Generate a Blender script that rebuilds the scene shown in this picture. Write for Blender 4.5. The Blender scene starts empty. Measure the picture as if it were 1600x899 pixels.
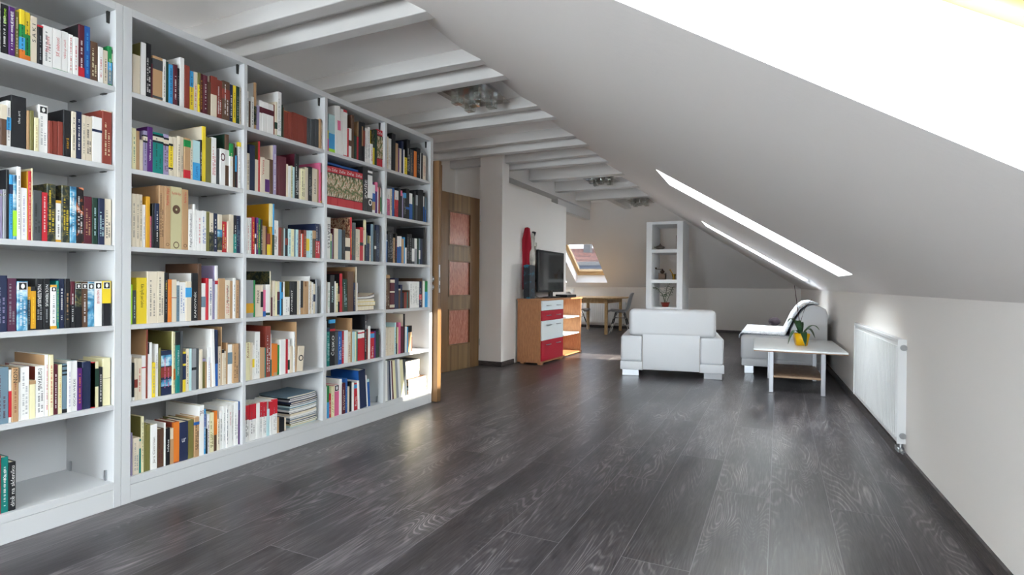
import bpy, bmesh, math, random, re
from mathutils import Vector, Matrix

# ------------------------------------------------------------------ camera, sky, sun, exposure
S = bpy.context.scene
COL = S.collection
F_PX, YAW, PITCH, ROLL = 869.1, .4471, -.0058, .0084

def setup_view():
    cam = bpy.data.cameras.new('camera'); co = bpy.data.objects.new('camera', cam); COL.objects.link(co)
    cam.sensor_width = 36; cam.lens = F_PX*36/1600; cam.clip_start = .02; cam.clip_end = 300
    R = Vector((math.cos(YAW), math.sin(YAW), 0)); F = Vector((-math.sin(YAW), math.cos(YAW), 0)); U = Vector((0, 0, 1))
    F2 = F*math.cos(PITCH)+U*math.sin(PITCH); U2 = -F*math.sin(PITCH)+U*math.cos(PITCH)
    sx = R*math.cos(ROLL)+U2*math.sin(ROLL); sy = -R*math.sin(ROLL)+U2*math.cos(ROLL)
    m = Matrix(((sx.x, sy.x, -F2.x, 0), (sx.y, sy.y, -F2.y, 0), (sx.z, sy.z, -F2.z, 1.0), (0, 0, 0, 1)))
    co.matrix_world = m
    S.camera = co
    vs = S.view_settings
    vs.view_transform = 'Standard'; vs.look = 'None'; vs.gamma = 1.0; vs.use_curve_mapping = False
    vs.exposure = EXPOSURE
    w = bpy.data.worlds.new('sky'); S.world = w; w.use_nodes = True
    bg = w.node_tree.nodes['Background']; bg.inputs[0].default_value = SKY_COL; bg.inputs[1].default_value = SKY
    sun = bpy.data.lights.new('sun', 'SUN'); sun.energy = SUN; sun.angle = math.radians(.6); sun.color = (1, .88, .74)
    so = bpy.data.objects.new('sun', sun); COL.objects.link(so)
    so.rotation_euler = Vector(SUN_DIR).to_track_quat('-Z', 'Y').to_euler(); so.location = (6, 8, 8)
    c = S.cycles
    c.max_bounces = 12; c.diffuse_bounces = 8; c.glossy_bounces = 4; c.transmission_bounces = 6
    c.use_denoising = True
    c.sample_clamp_indirect = 12
    c.caustics_reflective = False; c.caustics_refractive = False

EXPOSURE = 1.8
SKY = 9.0
SKY_COL = (.90, .95, 1.0, 1)
SUN = 8.5
SUN_DIR = (-1, -.33, -.64)
setup_view()

def portal(name, loc, normal, sx, sy):
    """daylight opening marked for the sampler; gives off no light of its own"""
    l = bpy.data.lights.new(name, 'AREA'); l.shape = 'RECTANGLE'; l.size = sx; l.size_y = sy; l.cycles.is_portal = True
    o = bpy.data.objects.new(name, l); COL.objects.link(o); o.location = loc
    z = -Vector(normal).normalized(); x = Vector((1, 0, 0)); 
    if abs(z.x) > .3: x = Vector((0, 1, 0))
    y = z.cross(x).normalized(); x = y.cross(z)
    o.matrix_world = Matrix.Translation(loc) @ Matrix((x, y, z)).transposed().to_4x4()
    return o

# ------------------------------------------------------------------ materials
def lin(h):
    if not isinstance(h, str): return h
    c = [int(h[i:i+2], 16)/255 for i in (0, 2, 4)]
    return tuple([(x/12.92 if x <= .04045 else ((x+.055)/1.055)**2.4) for x in c]+[1])

MATS = {}
def mat(name, col, rough=.5, metal=0, bump=0, bscale=60, var=0, vscale=4, coat=0, trans=0, ior=1.45):
    if name in MATS: return MATS[name]
    m = bpy.data.materials.new(name); m.use_nodes = True; nt = m.node_tree; b = nt.nodes['Principled BSDF']
    c = lin(col)
    b.inputs['Base Color'].default_value = c; b.inputs['Roughness'].default_value = rough; b.inputs['Metallic'].default_value = metal
    b.inputs['Coat Weight'].default_value = coat; b.inputs['IOR'].default_value = ior
    b.inputs['Transmission Weight'].default_value = trans
    if var:
        tc = nt.nodes.new('ShaderNodeTexCoord'); n = nt.nodes.new('ShaderNodeTexNoise'); n.inputs['Scale'].default_value = vscale; n.inputs['Detail'].default_value = 4
        nt.links.new(tc.outputs['Object'], n.inputs['Vector'])
        mx = nt.nodes.new('ShaderNodeMix'); mx.data_type = 'RGBA'
        mx.inputs[6].default_value = tuple(x*(1-var) for x in c[:3])+(1,); mx.inputs[7].default_value = tuple(min(1, x*(1+var)) for x in c[:3])+(1,)
        nt.links.new(n.outputs['Fac'], mx.inputs[0]); nt.links.new(mx.outputs[2], b.inputs['Base Color'])
    if bump:
        tc = nt.nodes.new('ShaderNodeTexCoord'); n = nt.nodes.new('ShaderNodeTexNoise'); n.inputs['Scale'].default_value = bscale; n.inputs['Detail'].default_value = 3
        nt.links.new(tc.outputs['Object'], n.inputs['Vector'])
        bp = nt.nodes.new('ShaderNodeBump'); bp.inputs['Strength'].default_value = bump; bp.inputs['Distance'].default_value = .004
        nt.links.new(n.outputs['Fac'], bp.inputs['Height']); nt.links.new(bp.outputs[0], b.inputs['Normal'])
    MATS[name] = m
    return m

def ramp(nt, stops):
    r = nt.nodes.new('ShaderNodeValToRGB'); cr = r.color_ramp
    while len(cr.elements) > 1: cr.elements.remove(cr.elements[-1])
    cr.elements[0].position = stops[0][0]; cr.elements[0].color = lin(stops[0][1])
    for p, c in stops[1:]:
        e = cr.elements.new(p); e.color = lin(c)
    return r

def noise_mat(name, stops, scale=(1, 1, 1), nscale=10, rough=.5, detail=3, dist=0, metal=0, bump=0):
    """colour from a stretched noise field through a ramp"""
    if name in MATS: return MATS[name]
    m = bpy.data.materials.new(name); m.use_nodes = True; nt = m.node_tree; b = nt.nodes['Principled BSDF']
    tc = nt.nodes.new('ShaderNodeTexCoord'); mp = nt.nodes.new('ShaderNodeMapping'); mp.inputs['Scale'].default_value = scale
    n = nt.nodes.new('ShaderNodeTexNoise'); n.inputs['Scale'].default_value = nscale; n.inputs['Detail'].default_value = detail; n.inputs['Distortion'].default_value = dist
    nt.links.new(tc.outputs['Object'], mp.inputs['Vector']); nt.links.new(mp.outputs[0], n.inputs['Vector'])
    r = ramp(nt, stops); nt.links.new(n.outputs['Fac'], r.inputs[0]); nt.links.new(r.outputs[0], b.inputs['Base Color'])
    b.inputs['Roughness'].default_value = rough; b.inputs['Metallic'].default_value = metal
    if bump:
        bp = nt.nodes.new('ShaderNodeBump'); bp.inputs['Strength'].default_value = bump; bp.inputs['Distance'].default_value = .003
        nt.links.new(n.outputs['Fac'], bp.inputs['Height']); nt.links.new(bp.outputs[0], b.inputs['Normal'])
    MATS[name] = m
    return m

def math_node(nt, op, a, b=None, c=None):
    n = nt.nodes.new('ShaderNodeMath'); n.operation = op
    for i, v in enumerate((a, b, c)):
        if v is None: continue
        if isinstance(v, (int, float)): n.inputs[i].default_value = v
        else: nt.links.new(v, n.inputs[i])
    return n.outputs[0]

def floor_mat():
    m = bpy.data.materials.new('dark_oak_laminate'); m.use_nodes = True; nt = m.node_tree; b = nt.nodes['Principled BSDF']; L = nt.links.new
    g = nt.nodes.new('ShaderNodeNewGeometry'); sp = nt.nodes.new('ShaderNodeSeparateXYZ'); L(g.outputs['Position'], sp.inputs[0])
    X = math_node(nt, 'ADD', sp.outputs[0], 10.03); Y = math_node(nt, 'ADD', sp.outputs[1], 10.4)
    cb = nt.nodes.new('ShaderNodeCombineXYZ'); L(Y, cb.inputs[0]); L(X, cb.inputs[1])
    br = nt.nodes.new('ShaderNodeTexBrick'); L(cb.outputs[0], br.inputs['Vector'])
    br.offset = .37; br.offset_frequency = 2; br.squash = 1
    for k, v in {'Scale': 1, 'Brick Width': 1.38, 'Row Height': .244, 'Mortar Size': .0016, 'Mortar Smooth': .1, 'Bias': 0}.items(): br.inputs[k].default_value = v
    br.inputs['Color1'].default_value = (0, 0, 0, 1); br.inputs['Color2'].default_value = (1, 1, 1, 1); br.inputs['Mortar'].default_value = (.5, .5, .5, 1)
    rnd = math_node(nt, 'MULTIPLY', br.outputs['Color'], 1.0)
    # contour lines of a long stretched field make the cathedral grain
    c2 = nt.nodes.new('ShaderNodeCombineXYZ'); L(math_node(nt, 'MULTIPLY', X, 5.5), c2.inputs[0]); L(math_node(nt, 'MULTIPLY', Y, .75), c2.inputs[1]); L(math_node(nt, 'MULTIPLY', rnd, 41), c2.inputs[2])
    n1 = nt.nodes.new('ShaderNodeTexNoise'); n1.inputs['Scale'].default_value = 1; n1.inputs['Detail'].default_value = 1.6; n1.inputs['Roughness'].default_value = .45; n1.inputs['Distortion'].default_value = .35
    L(c2.outputs[0], n1.inputs['Vector'])
    rings = math_node(nt, 'SINE', math_node(nt, 'MULTIPLY', n1.outputs['Fac'], 270))
    c3 = nt.nodes.new('ShaderNodeCombineXYZ'); L(math_node(nt, 'MULTIPLY', X, 150), c3.inputs[0]); L(math_node(nt, 'MULTIPLY', Y, 9), c3.inputs[1]); L(math_node(nt, 'MULTIPLY', rnd, 17), c3.inputs[2])
    n2 = nt.nodes.new('ShaderNodeTexNoise'); n2.inputs['Scale'].default_value = 1; n2.inputs['Detail'].default_value = 3; L(c3.outputs[0], n2.inputs['Vector'])
    c4 = nt.nodes.new('ShaderNodeCombineXYZ'); L(math_node(nt, 'MULTIPLY', X, 9), c4.inputs[0]); L(math_node(nt, 'MULTIPLY', Y, 1.6), c4.inputs[1]); L(math_node(nt, 'MULTIPLY', rnd, 29), c4.inputs[2])
    n3 = nt.nodes.new('ShaderNodeTexNoise'); n3.inputs['Scale'].default_value = 1; n3.inputs['Detail'].default_value = 4; L(c4.outputs[0], n3.inputs['Vector'])
    r1 = nt.nodes.new('ShaderNodeMapRange'); L(rings, r1.inputs[0]); r1.inputs[1].default_value = .1; r1.inputs[2].default_value = 1.0
    gate = nt.nodes.new('ShaderNodeMapRange'); L(n3.outputs['Fac'], gate.inputs[0]); gate.inputs[1].default_value = .38; gate.inputs[2].default_value = .68
    ring = math_node(nt, 'MULTIPLY', r1.outputs[0], gate.outputs[0])
    v = math_node(nt, 'ADD', math_node(nt, 'MULTIPLY', ring, .21), math_node(nt, 'MULTIPLY', n2.outputs['Fac'], .44))
    v = math_node(nt, 'ADD', v, math_node(nt, 'MULTIPLY', n3.outputs['Fac'], .30))
    v = math_node(nt, 'ADD', v, math_node(nt, 'MULTIPLY', rnd, .16))
    rp = ramp(nt, [(.28, '272527'), (.48, '464245'), (.66, '6b6668'), (.9, 'a49e9c')]); L(v, rp.inputs[0])
    mx = nt.nodes.new('ShaderNodeMix'); mx.data_type = 'RGBA'; L(br.outputs['Fac'], mx.inputs[0]); L(rp.outputs[0], mx.inputs[6]); mx.inputs[7].default_value = lin('6a666a')  # plank seams painted lighter, imitating bevels that catch the light
    L(mx.outputs[2], b.inputs['Base Color'])
    L(math_node(nt, 'ADD', math_node(nt, 'MULTIPLY', v, .08), .27), b.inputs['Roughness'])
    bp = nt.nodes.new('ShaderNodeBump'); bp.inputs['Strength'].default_value = .22; bp.inputs['Distance'].default_value = .0012
    L(math_node(nt, 'SUBTRACT', v, math_node(nt, 'MULTIPLY', br.outputs['Fac'], 1.2)), bp.inputs['Height']); L(bp.outputs[0], b.inputs['Normal'])
    b.inputs['IOR'].default_value = 1.4
    return m

def stripe_wood(name, a, c, vertical=True, scale=14, rough=.45):
    """veneer: bands with wavering edges"""
    if name in MATS: return MATS[name]
    m = bpy.data.materials.new(name); m.use_nodes = True; nt = m.node_tree; b = nt.nodes['Principled BSDF']; L = nt.links.new
    tc = nt.nodes.new('ShaderNodeTexCoord'); mp = nt.nodes.new('ShaderNodeMapping'); L(tc.outputs['Object'], mp.inputs['Vector'])
    mp.inputs['Scale'].default_value = (scale, scale, .6) if vertical else (.6, .6, scale)
    n = nt.nodes.new('ShaderNodeTexNoise'); n.inputs['Scale'].default_value = 1; n.inputs['Detail'].default_value = 4; n.inputs['Roughness'].default_value = .6
    L(mp.outputs[0], n.inputs['Vector'])
    r = ramp(nt, [(.3, a), (.7, c)]); L(n.outputs['Fac'], r.inputs[0]); L(r.outputs[0], b.inputs['Base Color'])
    b.inputs['Roughness'].default_value = rough
    MATS[name] = m
    return m

WALL = mat('white_plaster', 'e8e3df', .85, bump=.12, bscale=90)
SLOPE = mat('white_plaster_slope', 'ebe6e3', .85, bump=.18, bscale=40)
CEIL = mat('white_plaster_ceiling', 'f3f0ee', .9, bump=.1, bscale=60)
BEAM = mat('white_painted_beam', 'd0cdcb', .6, bump=.25, bscale=25)
REVEAL = mat('white_reveal', 'f4f5f6', .6)
FLOOR = floor_mat()
BASE = noise_mat('dark_skirting', [(.3, '2a2626'), (.7, '5a5352')], (1, 1, 12), 20, .45)
CASE = mat('white_melamine', 'c9cacc', .38)
METAL = mat('brushed_steel', 'b8babd', .3, 1)
DARKMETAL = mat('dark_steel', '4a4846', .4, .8)
CHROME = mat('chrome', 'e4e6e8', .18, 1)
PINE = mat('pale_pine', 'd9b888', .5, var=.12, vscale=8)
GLASS = mat('clear_glass', 'f2f6f6', .02, trans=1, ior=1.02)

# ------------------------------------------------------------------ mesh helpers
def obj(name, bm, mats, parent=None, smooth=False, loc=None, rotz=0):
    me = bpy.data.meshes.new(name); bm.normal_update(); bm.to_mesh(me); bm.free()
    for m in (mats if isinstance(mats, (list, tuple)) else [mats]): me.materials.append(m)
    if smooth:
        for p in me.polygons: p.use_smooth = True
    o = bpy.data.objects.new(name, me); COL.objects.link(o)
    if loc is not None: o.location = loc
    if rotz: o.rotation_euler = (0, 0, rotz)
    if parent is not None: o.parent = parent
    return o

def tag(o, label, cat, group=None, kind=None):
    o['label'] = label; o['category'] = cat
    if group: o['group'] = group
    if kind: o['kind'] = kind
    return o

def thing(name, label, cat, loc=(0, 0, 0), rotz=0, group=None):
    o = bpy.data.objects.new(name, None); o.empty_display_size = .05; COL.objects.link(o)
    o.location = loc; o.rotation_euler = (0, 0, rotz)
    return tag(o, label, cat, group)

def struct(o): o['kind'] = 'structure'; return o

def merge(bm, tmp, M=None, mi=0):
    if M is not None: bmesh.ops.transform(tmp, matrix=M, verts=tmp.verts)
    for f in tmp.faces: f.material_index = mi
    me = bpy.data.meshes.new('t'); tmp.to_mesh(me); tmp.free(); bm.from_mesh(me); bpy.data.meshes.remove(me)

def box(bm, x0, x1, y0, y1, z0, z1, bev=0, mi=0, seg=2, M=None):
    if bev == 0 and M is None:
        vs = [bm.verts.new((x, y, z)) for x in (x0, x1) for y in (y0, y1) for z in (z0, z1)]
        for q in ((0, 1, 3, 2), (4, 6, 7, 5), (0, 4, 5, 1), (2, 3, 7, 6), (0, 2, 6, 4), (1, 5, 7, 3)):
            f = bm.faces.new([vs[i] for i in q]); f.material_index = mi
        return bm
    t = bmesh.new(); bmesh.ops.create_cube(t, size=1)
    bmesh.ops.transform(t, matrix=Matrix.Translation(((x0+x1)/2, (y0+y1)/2, (z0+z1)/2)) @ Matrix.Diagonal((x1-x0, y1-y0, z1-z0, 1)), verts=t.verts)
    if bev: bmesh.ops.bevel(t, geom=t.edges[:], offset=bev, segments=seg, profile=.5, affect='EDGES')
    merge(bm, t, M, mi); return bm

def bx(*a, **k): return box(bmesh.new(), *a, **k)

def cyl(bm, p0, p1, r0, r1=None, seg=16, mi=0, caps=True):
    p0 = Vector(p0); p1 = Vector(p1); d = p1-p0; r1 = r0 if r1 is None else r1
    t = bmesh.new(); bmesh.ops.create_cone(t, cap_ends=caps, segments=seg, radius1=r0, radius2=r1, depth=d.length)
    M = Matrix.Translation((p0+p1)/2) @ d.to_track_quat('Z', 'Y').to_matrix().to_4x4()
    merge(bm, t, M, mi); return bm

def tube(bm, pts, r, seg=8, mi=0):
    """swept round tube through points; r a number or one per point"""
    P = [Vector(p) for p in pts]; rs = r if isinstance(r, (list, tuple)) else [r]*len(P); rings = []
    for i, p in enumerate(P):
        d = (P[min(i+1, len(P)-1)]-P[max(i-1, 0)]).normalized(); a = Vector((0, 0, 1)) if abs(d.z) < .9 else Vector((1, 0, 0))
        u = d.cross(a).normalized(); v = d.cross(u)
        rings.append([bm.verts.new(p+(u*math.cos(2*math.pi*k/seg)+v*math.sin(2*math.pi*k/seg))*rs[i]) for k in range(seg)])
    for i in range(len(P)-1):
        for k in range(seg):
            f = bm.faces.new((rings[i][k], rings[i][(k+1) % seg], rings[i+1][(k+1) % seg], rings[i+1][k])); f.material_index = mi
    for rg in (rings[0], rings[-1][::-1]):
        f = bm.faces.new(rg); f.material_index = mi
    return bm

def lathe(bm, prof, c=(0, 0, 0), seg=24, mi=0):
    rings = []
    for r, z in prof:
        rings.append([bm.verts.new((c[0]+max(r, 1e-4)*math.cos(2*math.pi*k/seg), c[1]+max(r, 1e-4)*math.sin(2*math.pi*k/seg), c[2]+z)) for k in range(seg)])
    for i in range(len(prof)-1):
        for k in range(seg):
            f = bm.faces.new((rings[i][k], rings[i][(k+1) % seg], rings[i+1][(k+1) % seg], rings[i+1][k])); f.material_index = mi
    bm.faces.new(rings[0][::-1]).material_index = mi; bm.faces.new(rings[-1]).material_index = mi
    return bm

def prism(bm, poly, a0, a1, axis='Y', mi=0):
    """closed polygon extruded along an axis: poly (x,z) for Y, (x,y) for Z, (y,z) for X"""
    def P(p, a): return {'Y': (p[0], a, p[1]), 'Z': (p[0], p[1], a), 'X': (a, p[0], p[1])}[axis]
    A = [bm.verts.new(P(p, a0)) for p in poly]; B = [bm.verts.new(P(p, a1)) for p in poly]; n = len(poly); fs = []
    fs.append(bm.faces.new(A)); fs.append(bm.faces.new(B[::-1]))
    for i in range(n): fs.append(bm.faces.new((A[i], B[i], B[(i+1) % n], A[(i+1) % n])))
    for f in fs: f.material_index = mi
    return bm

def fix(bm): bmesh.ops.recalc_face_normals(bm, faces=bm.faces[:]); return bm

def grid_surf(bm, fn, nu, nv, mi=0):
    V = [[bm.verts.new(fn(i/nu, j/nv)) for j in range(nv+1)] for i in range(nu+1)]
    for i in range(nu):
        for j in range(nv):
            bm.faces.new((V[i][j], V[i+1][j], V[i+1][j+1], V[i][j+1])).material_index = mi
    return bm

def text_bm(bm, s, M, length, height, mi):
    """lettering filled to fit length x height, transformed by M (text lies in its XY plane, centred)"""
    cu = bpy.data.curves.new('t', 'FONT'); cu.body = s; cu.size = 1; cu.resolution_u = 2
    o = bpy.data.objects.new('t', cu); COL.objects.link(o)
    bpy.context.view_layer.update()
    me = bpy.data.meshes.new_from_object(o.evaluated_get(bpy.context.evaluated_depsgraph_get()))
    bpy.data.objects.remove(o); bpy.data.curves.remove(cu)
    if len(me.vertices):
        xs = [v.co.x for v in me.vertices]; ys = [v.co.y for v in me.vertices]
        w = max(xs)-min(xs) or 1; h = max(ys)-min(ys) or 1
        k = min(length/w, 1e9); ky = min(height/h, k*1.8); kx = min(k, ky*1.6)
        N = M @ Matrix.Diagonal((kx, ky, 1, 1)) @ Matrix.Translation((-(min(xs)+w/2), -(min(ys)+h/2), 0))
        t = bmesh.new(); t.from_mesh(me); merge(bm, t, N, mi)
    bpy.data.meshes.remove(me)

# ------------------------------------------------------------------ room shell
def XW(y): return .657-.0289*(y-4)          # right knee wall, slightly out of parallel
YE = 12.66; ZK = .953; TAN = .62; ZC = 2.57; HIP = 1.5
struct(obj('floor', bx(-5.6, 1.0, -3.1, 12.8, -.12, 0), FLOOR))

b = bmesh.new(); prism(b, [(XW(-3.1), -3.1), (XW(-3.1)+.12, -3.1), (XW(12.7)+.12, 12.7), (XW(12.7), 12.7)], 0, ZK+.02, 'Z'); struct(obj('wall_right', fix(b), WALL))
struct(obj('wall_far', bx(-5.6, .8, YE, YE+.12, 0, ZK+.02), WALL))
struct(obj('wall_left', bx(-3.92, -3.8, -3.1, 6.4, 0, 2.7), WALL))
struct(obj('wall_left_door', bx(-3.92, -3.32, 6.2, 6.32, 0, 2.7), WALL))
struct(obj('wall_pillar', bx(-3.32, -3.017, 6.0, 6.18, 0, 2.62), WALL))
struct(obj('wall_media', bx(-3.27, -3.017, 6.18, 8.24, 0, 2.215), WALL))
struct(obj('wall_left_upper', bx(-3.36, -3.27, 6.3, 8.3, 0, 2.7), WALL))
struct(obj('wall_left_far', bx(-5.6, -5.48, 8.24, 12.7, 0, 2.7), WALL))
struct(obj('wall_left_stub', bx(-5.6, -3.27, 8.24, 8.36, 0, 2.7), WALL))
struct(obj('ceiling', bx(-5.6, -1.6, -3.1, 10.9, ZC, ZC+.1), CEIL))

def hole_slab(P, us, vs, holes, N, depth, mats, name, reveal_rules):
    """inner face P(u,v) as a grid with rectangular holes; each hole gets four reveals going out along N by depth"""
    bm = bmesh.new()
    for i in range(len(us)-1):
        for j in range(len(vs)-1):
            uc, vc = (us[i]+us[i+1])/2, (vs[j]+vs[j+1])/2
            if any(h[0] < uc < h[1] and h[2] < vc < h[3] for h in holes): continue
            bm.faces.new([bm.verts.new(P(*q)) for q in ((us[i], vs[j]), (us[i+1], vs[j]), (us[i+1], vs[j+1]), (us[i], vs[j+1]))])
    ext = []
    for f in bm.faces[:]:
        v = [bm.verts.new(x.co+N*(.02+depth)) for x in f.verts]; bm.faces.new(v[::-1])
    for h in holes:
        c = [(h[0], h[2]), (h[1], h[2]), (h[1], h[3]), (h[0], h[3])]
        for k in range(4):
            a, d = c[k], c[(k+1) % 4]
            f = bm.faces.new([bm.verts.new(x) for x in (P(*a), P(*d), P(*d)+N*(depth+.02), P(*a)+N*(depth+.02))]); f.material_index = 1
    return struct(obj(name, bm, mats))

def window_unit(name, P, h, N, depth, pane=None):
    """pine roof window: frame, sash and pane set near the outer face of the opening"""
    root = None
    def rail(bm, u0, u1, v0, v1, d0, d1):
        q = [P(u0, v0), P(u1, v0), P(u1, v1), P(u0, v1)]
        A = [bm.verts.new(p+N*d0) for p in q]; B = [bm.verts.new(p+N*d1) for p in q]
        bm.faces.new(A[::-1]); bm.faces.new(B)
        for i in range(4): bm.faces.new((A[i], A[(i+1) % 4], B[(i+1) % 4], B[i]))
    bm = bmesh.new(); t = .035; d0, d1 = depth-.03, depth+.06
    e = .002
    rail(bm, h[0]+e, h[0]+t, h[2]+e, h[3]-e, d0, d1); rail(bm, h[1]-t, h[1]-e, h[2]+e, h[3]-e, d0, d1)
    rail(bm, h[0]+t, h[1]-t, h[2]+e, h[2]+t, d0, d1); rail(bm, h[0]+t, h[1]-t, h[3]-t, h[3]-e, d0, d1)
    f = struct(obj(name, fix(bm), PINE))
    bm = bmesh.new(); s = .04; t2 = t+.002
    a = (h[0]+t2, h[1]-t2, h[2]+t2, h[3]-t2)
    rail(bm, a[0], a[0]+s, a[2], a[3], d0+.02, d1-.01); rail(bm, a[1]-s, a[1], a[2], a[3], d0+.02, d1-.01)
    rail(bm, a[0]+s, a[1]-s, a[2], a[2]+s, d0+.02, d1-.01); rail(bm, a[0]+s, a[1]-s, a[3]-s, a[3], d0+.02, d1-.01)
    obj('window_sash', fix(bm), PINE, f)
    bm = bmesh.new(); rail(bm, a[0]+s, a[1]-s, a[2]+s, a[3]-s, depth+.01, depth+.014); obj('window_pane', fix(bm), pane or PANE, f)
    return f

def pane_mat(name, t):
    """thin pane: sees and lets light straight through, with a faint reflection"""
    m = bpy.data.materials.new(name); m.use_nodes = True; nt = m.node_tree; nt.nodes.remove(nt.nodes['Principled BSDF'])
    a = nt.nodes.new('ShaderNodeBsdfTransparent'); a.inputs[0].default_value = t; g = nt.nodes.new('ShaderNodeBsdfGlossy'); g.inputs['Roughness'].default_value = .02
    x = nt.nodes.new('ShaderNodeMixShader'); x.inputs[0].default_value = .06
    nt.links.new(a.outputs[0], x.inputs[1]); nt.links.new(g.outputs[0], x.inputs[2]); nt.links.new(x.outputs[0], nt.nodes['Material Output'].inputs[0])
    return m
PANE = pane_mat('window_glass', (.94, .97, .97, 1)); DIM_PANE = pane_mat('sun_protection_glass', (.3, .31, .33, 1))  # second pane darkened only to dim the bright view outside

# main roof slope on the right, u = distance from the knee wall, v = distance down the room
Nm = Vector((TAN, 0, 1)).normalized()
def PM(u, v): return Vector((XW(v)-u, v, ZK+TAN*u))
SKY_U = (.21, 1.5)
SKY_V = [(-2.3, -1.6), (.5, 1.17), (4.28, 5.0), (7.95, 8.67)]
holes = [(SKY_U[0], SKY_U[1], a, c) for a, c in SKY_V]
vs = sorted({-3.1, 12.7} | {v for p in SKY_V for v in p})
hole_slab(PM, [-.03, SKY_U[0], SKY_U[1], 2.75], vs, holes, Nm, .225, [SLOPE, REVEAL], 'ceiling_slope', None)
for i, h in enumerate(holes):
    window_unit('window_%d' % (i+1), PM, h, Nm, .225)
    c = PM((h[0]+h[1])/2, (h[2]+h[3])/2)+Nm*.3
    portal('skylight_portal', c, -Nm, 1.55, .75)

# hipped end slope with its own roof window, u = x, v = height
Nh = Vector((0, 1, HIP)).normalized()
def PH(u, v): return Vector((u, YE-HIP*(v-ZK), v))
HW = (-4.32, -3.56, 1.055, 1.86); HL = (-5.25, -4.55, 1.055, 1.86)
hole_slab(PH, [-5.6, HL[0], HL[1], HW[0], HW[1], 1.0], [ZK-.02, 1.055, 1.86, 2.75], [HL, HW], Nh, .24, [SLOPE, REVEAL], 'ceiling_slope_far', None)
window_unit('window_5', PH, HW, Nh, .24, DIM_PANE)
window_unit('window_7', PH, HL, Nh, .24)  # unseen roof window, added to bring more daylight into the far end
portal('window_portal', PH(-4.9, 1.46)+Nh*.36, -Nh, .75, 1.6)
portal('window_portal', PH(-3.94, 1.46)+Nh*.36, -Nh, .85, 1.6)

# back wall behind the camera with a wide window
b = bmesh.new()
box(b, -5.2, -2.8, -3.22, -3.1, 0, 2.9); box(b, -2.8, -.8, -3.22, -3.1, 0, .05); box(b, -2.8, -.8, -3.22, -3.1, 2.1, 2.9); box(b, -.8, 1.2, -3.22, -3.1, 0, 2.9)
struct(obj('wall_back', b, WALL))
b = bmesh.new()
for x in (-2.8, -1.83, -.86): box(b, x, x+.06, -3.2, -3.13, .05, 2.1)
box(b, -2.74, -.86, -3.2, -3.13, .05, .11); box(b, -2.74, -.86, -3.2, -3.13, 2.04, 2.1)
wb = struct(obj('window_6', b, CASE)); obj('window_pane', bx(-2.74, -.86, -3.17, -3.166, .11, 2.04), PANE, wb)
portal('window_portal', (-1.8, -3.25, 1.07), (0, 1, 0), 2.0, 2.05)

# skirting
b = bmesh.new(); prism(b, [(XW(-3)-.014, -3), (XW(-3), -3), (XW(12.6), 12.6), (XW(12.6)-.014, 12.6)], 0, .06, 'Z'); struct(obj('baseboard_right', fix(b), BASE))
struct(obj('baseboard_far', bx(-5.0, .4, YE-.014, YE, 0, .06), BASE))
b = bmesh.new(); box(b, -3.334, -3.003, 5.986, 6.0, 0, .06); box(b, -3.017, -3.003, 6.0, 6.34, 0, .06); box(b, -3.017, -3.003, 7.9, 8.25, 0, .06)
struct(obj('baseboard_pillar', b, BASE))

# ceiling beams: twin collar ties near, single ones further
k = 0
for y0 in (1.28, 2.24, 3.21, 4.23, 5.22, 6.06):
    for dy, z in ((0, 2.475), (.2, 2.43)):
        k += 1
        b = bmesh.new(); box(b, -3.85, -1.5, y0+dy, y0+dy+.09, z, ZC+.01, bev=.006)
        struct(obj('trim_%d' % k, b, BEAM))
    k += 1
    struct(obj('trim_%d' % k, bx(-3.85, -1.5, y0+.09, y0+.2, 2.535, ZC+.01), BEAM))
for y0 in (6.98, 7.95, 8.9):
    k += 1; b = bmesh.new(); box(b, -3.1, -1.5, y0, y0+.14, 2.42, ZC+.01, bev=.006); struct(obj('trim_%d' % k, b, BEAM))
k += 1; struct(obj('trim_%d' % k, bx(-3.27, -3.1, 6.36, 9.75, 2.36, ZC+.01), BEAM))
k += 1; struct(obj('trim_%d' % k, bx(-3.27, -3.16, 8.24, 9.9, 2.2, 2.36), BEAM))
k += 1; struct(obj('trim_%d' % k, bx(-2.64, -2.52, 9.04, 10.6, 2.44, ZC+.01), BEAM))

# ------------------------------------------------------------------ bookcases
XF = -2.626; XB = -3.006
ZS = [1.851, 1.5066, 1.1556, .8035, .4546, .1148]
YS = [.8695, 1.5153, 2.116, 2.7154, 3.318]; YEND = [1.4458, 2.0955, 2.690, 3.292, 3.889]

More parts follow.
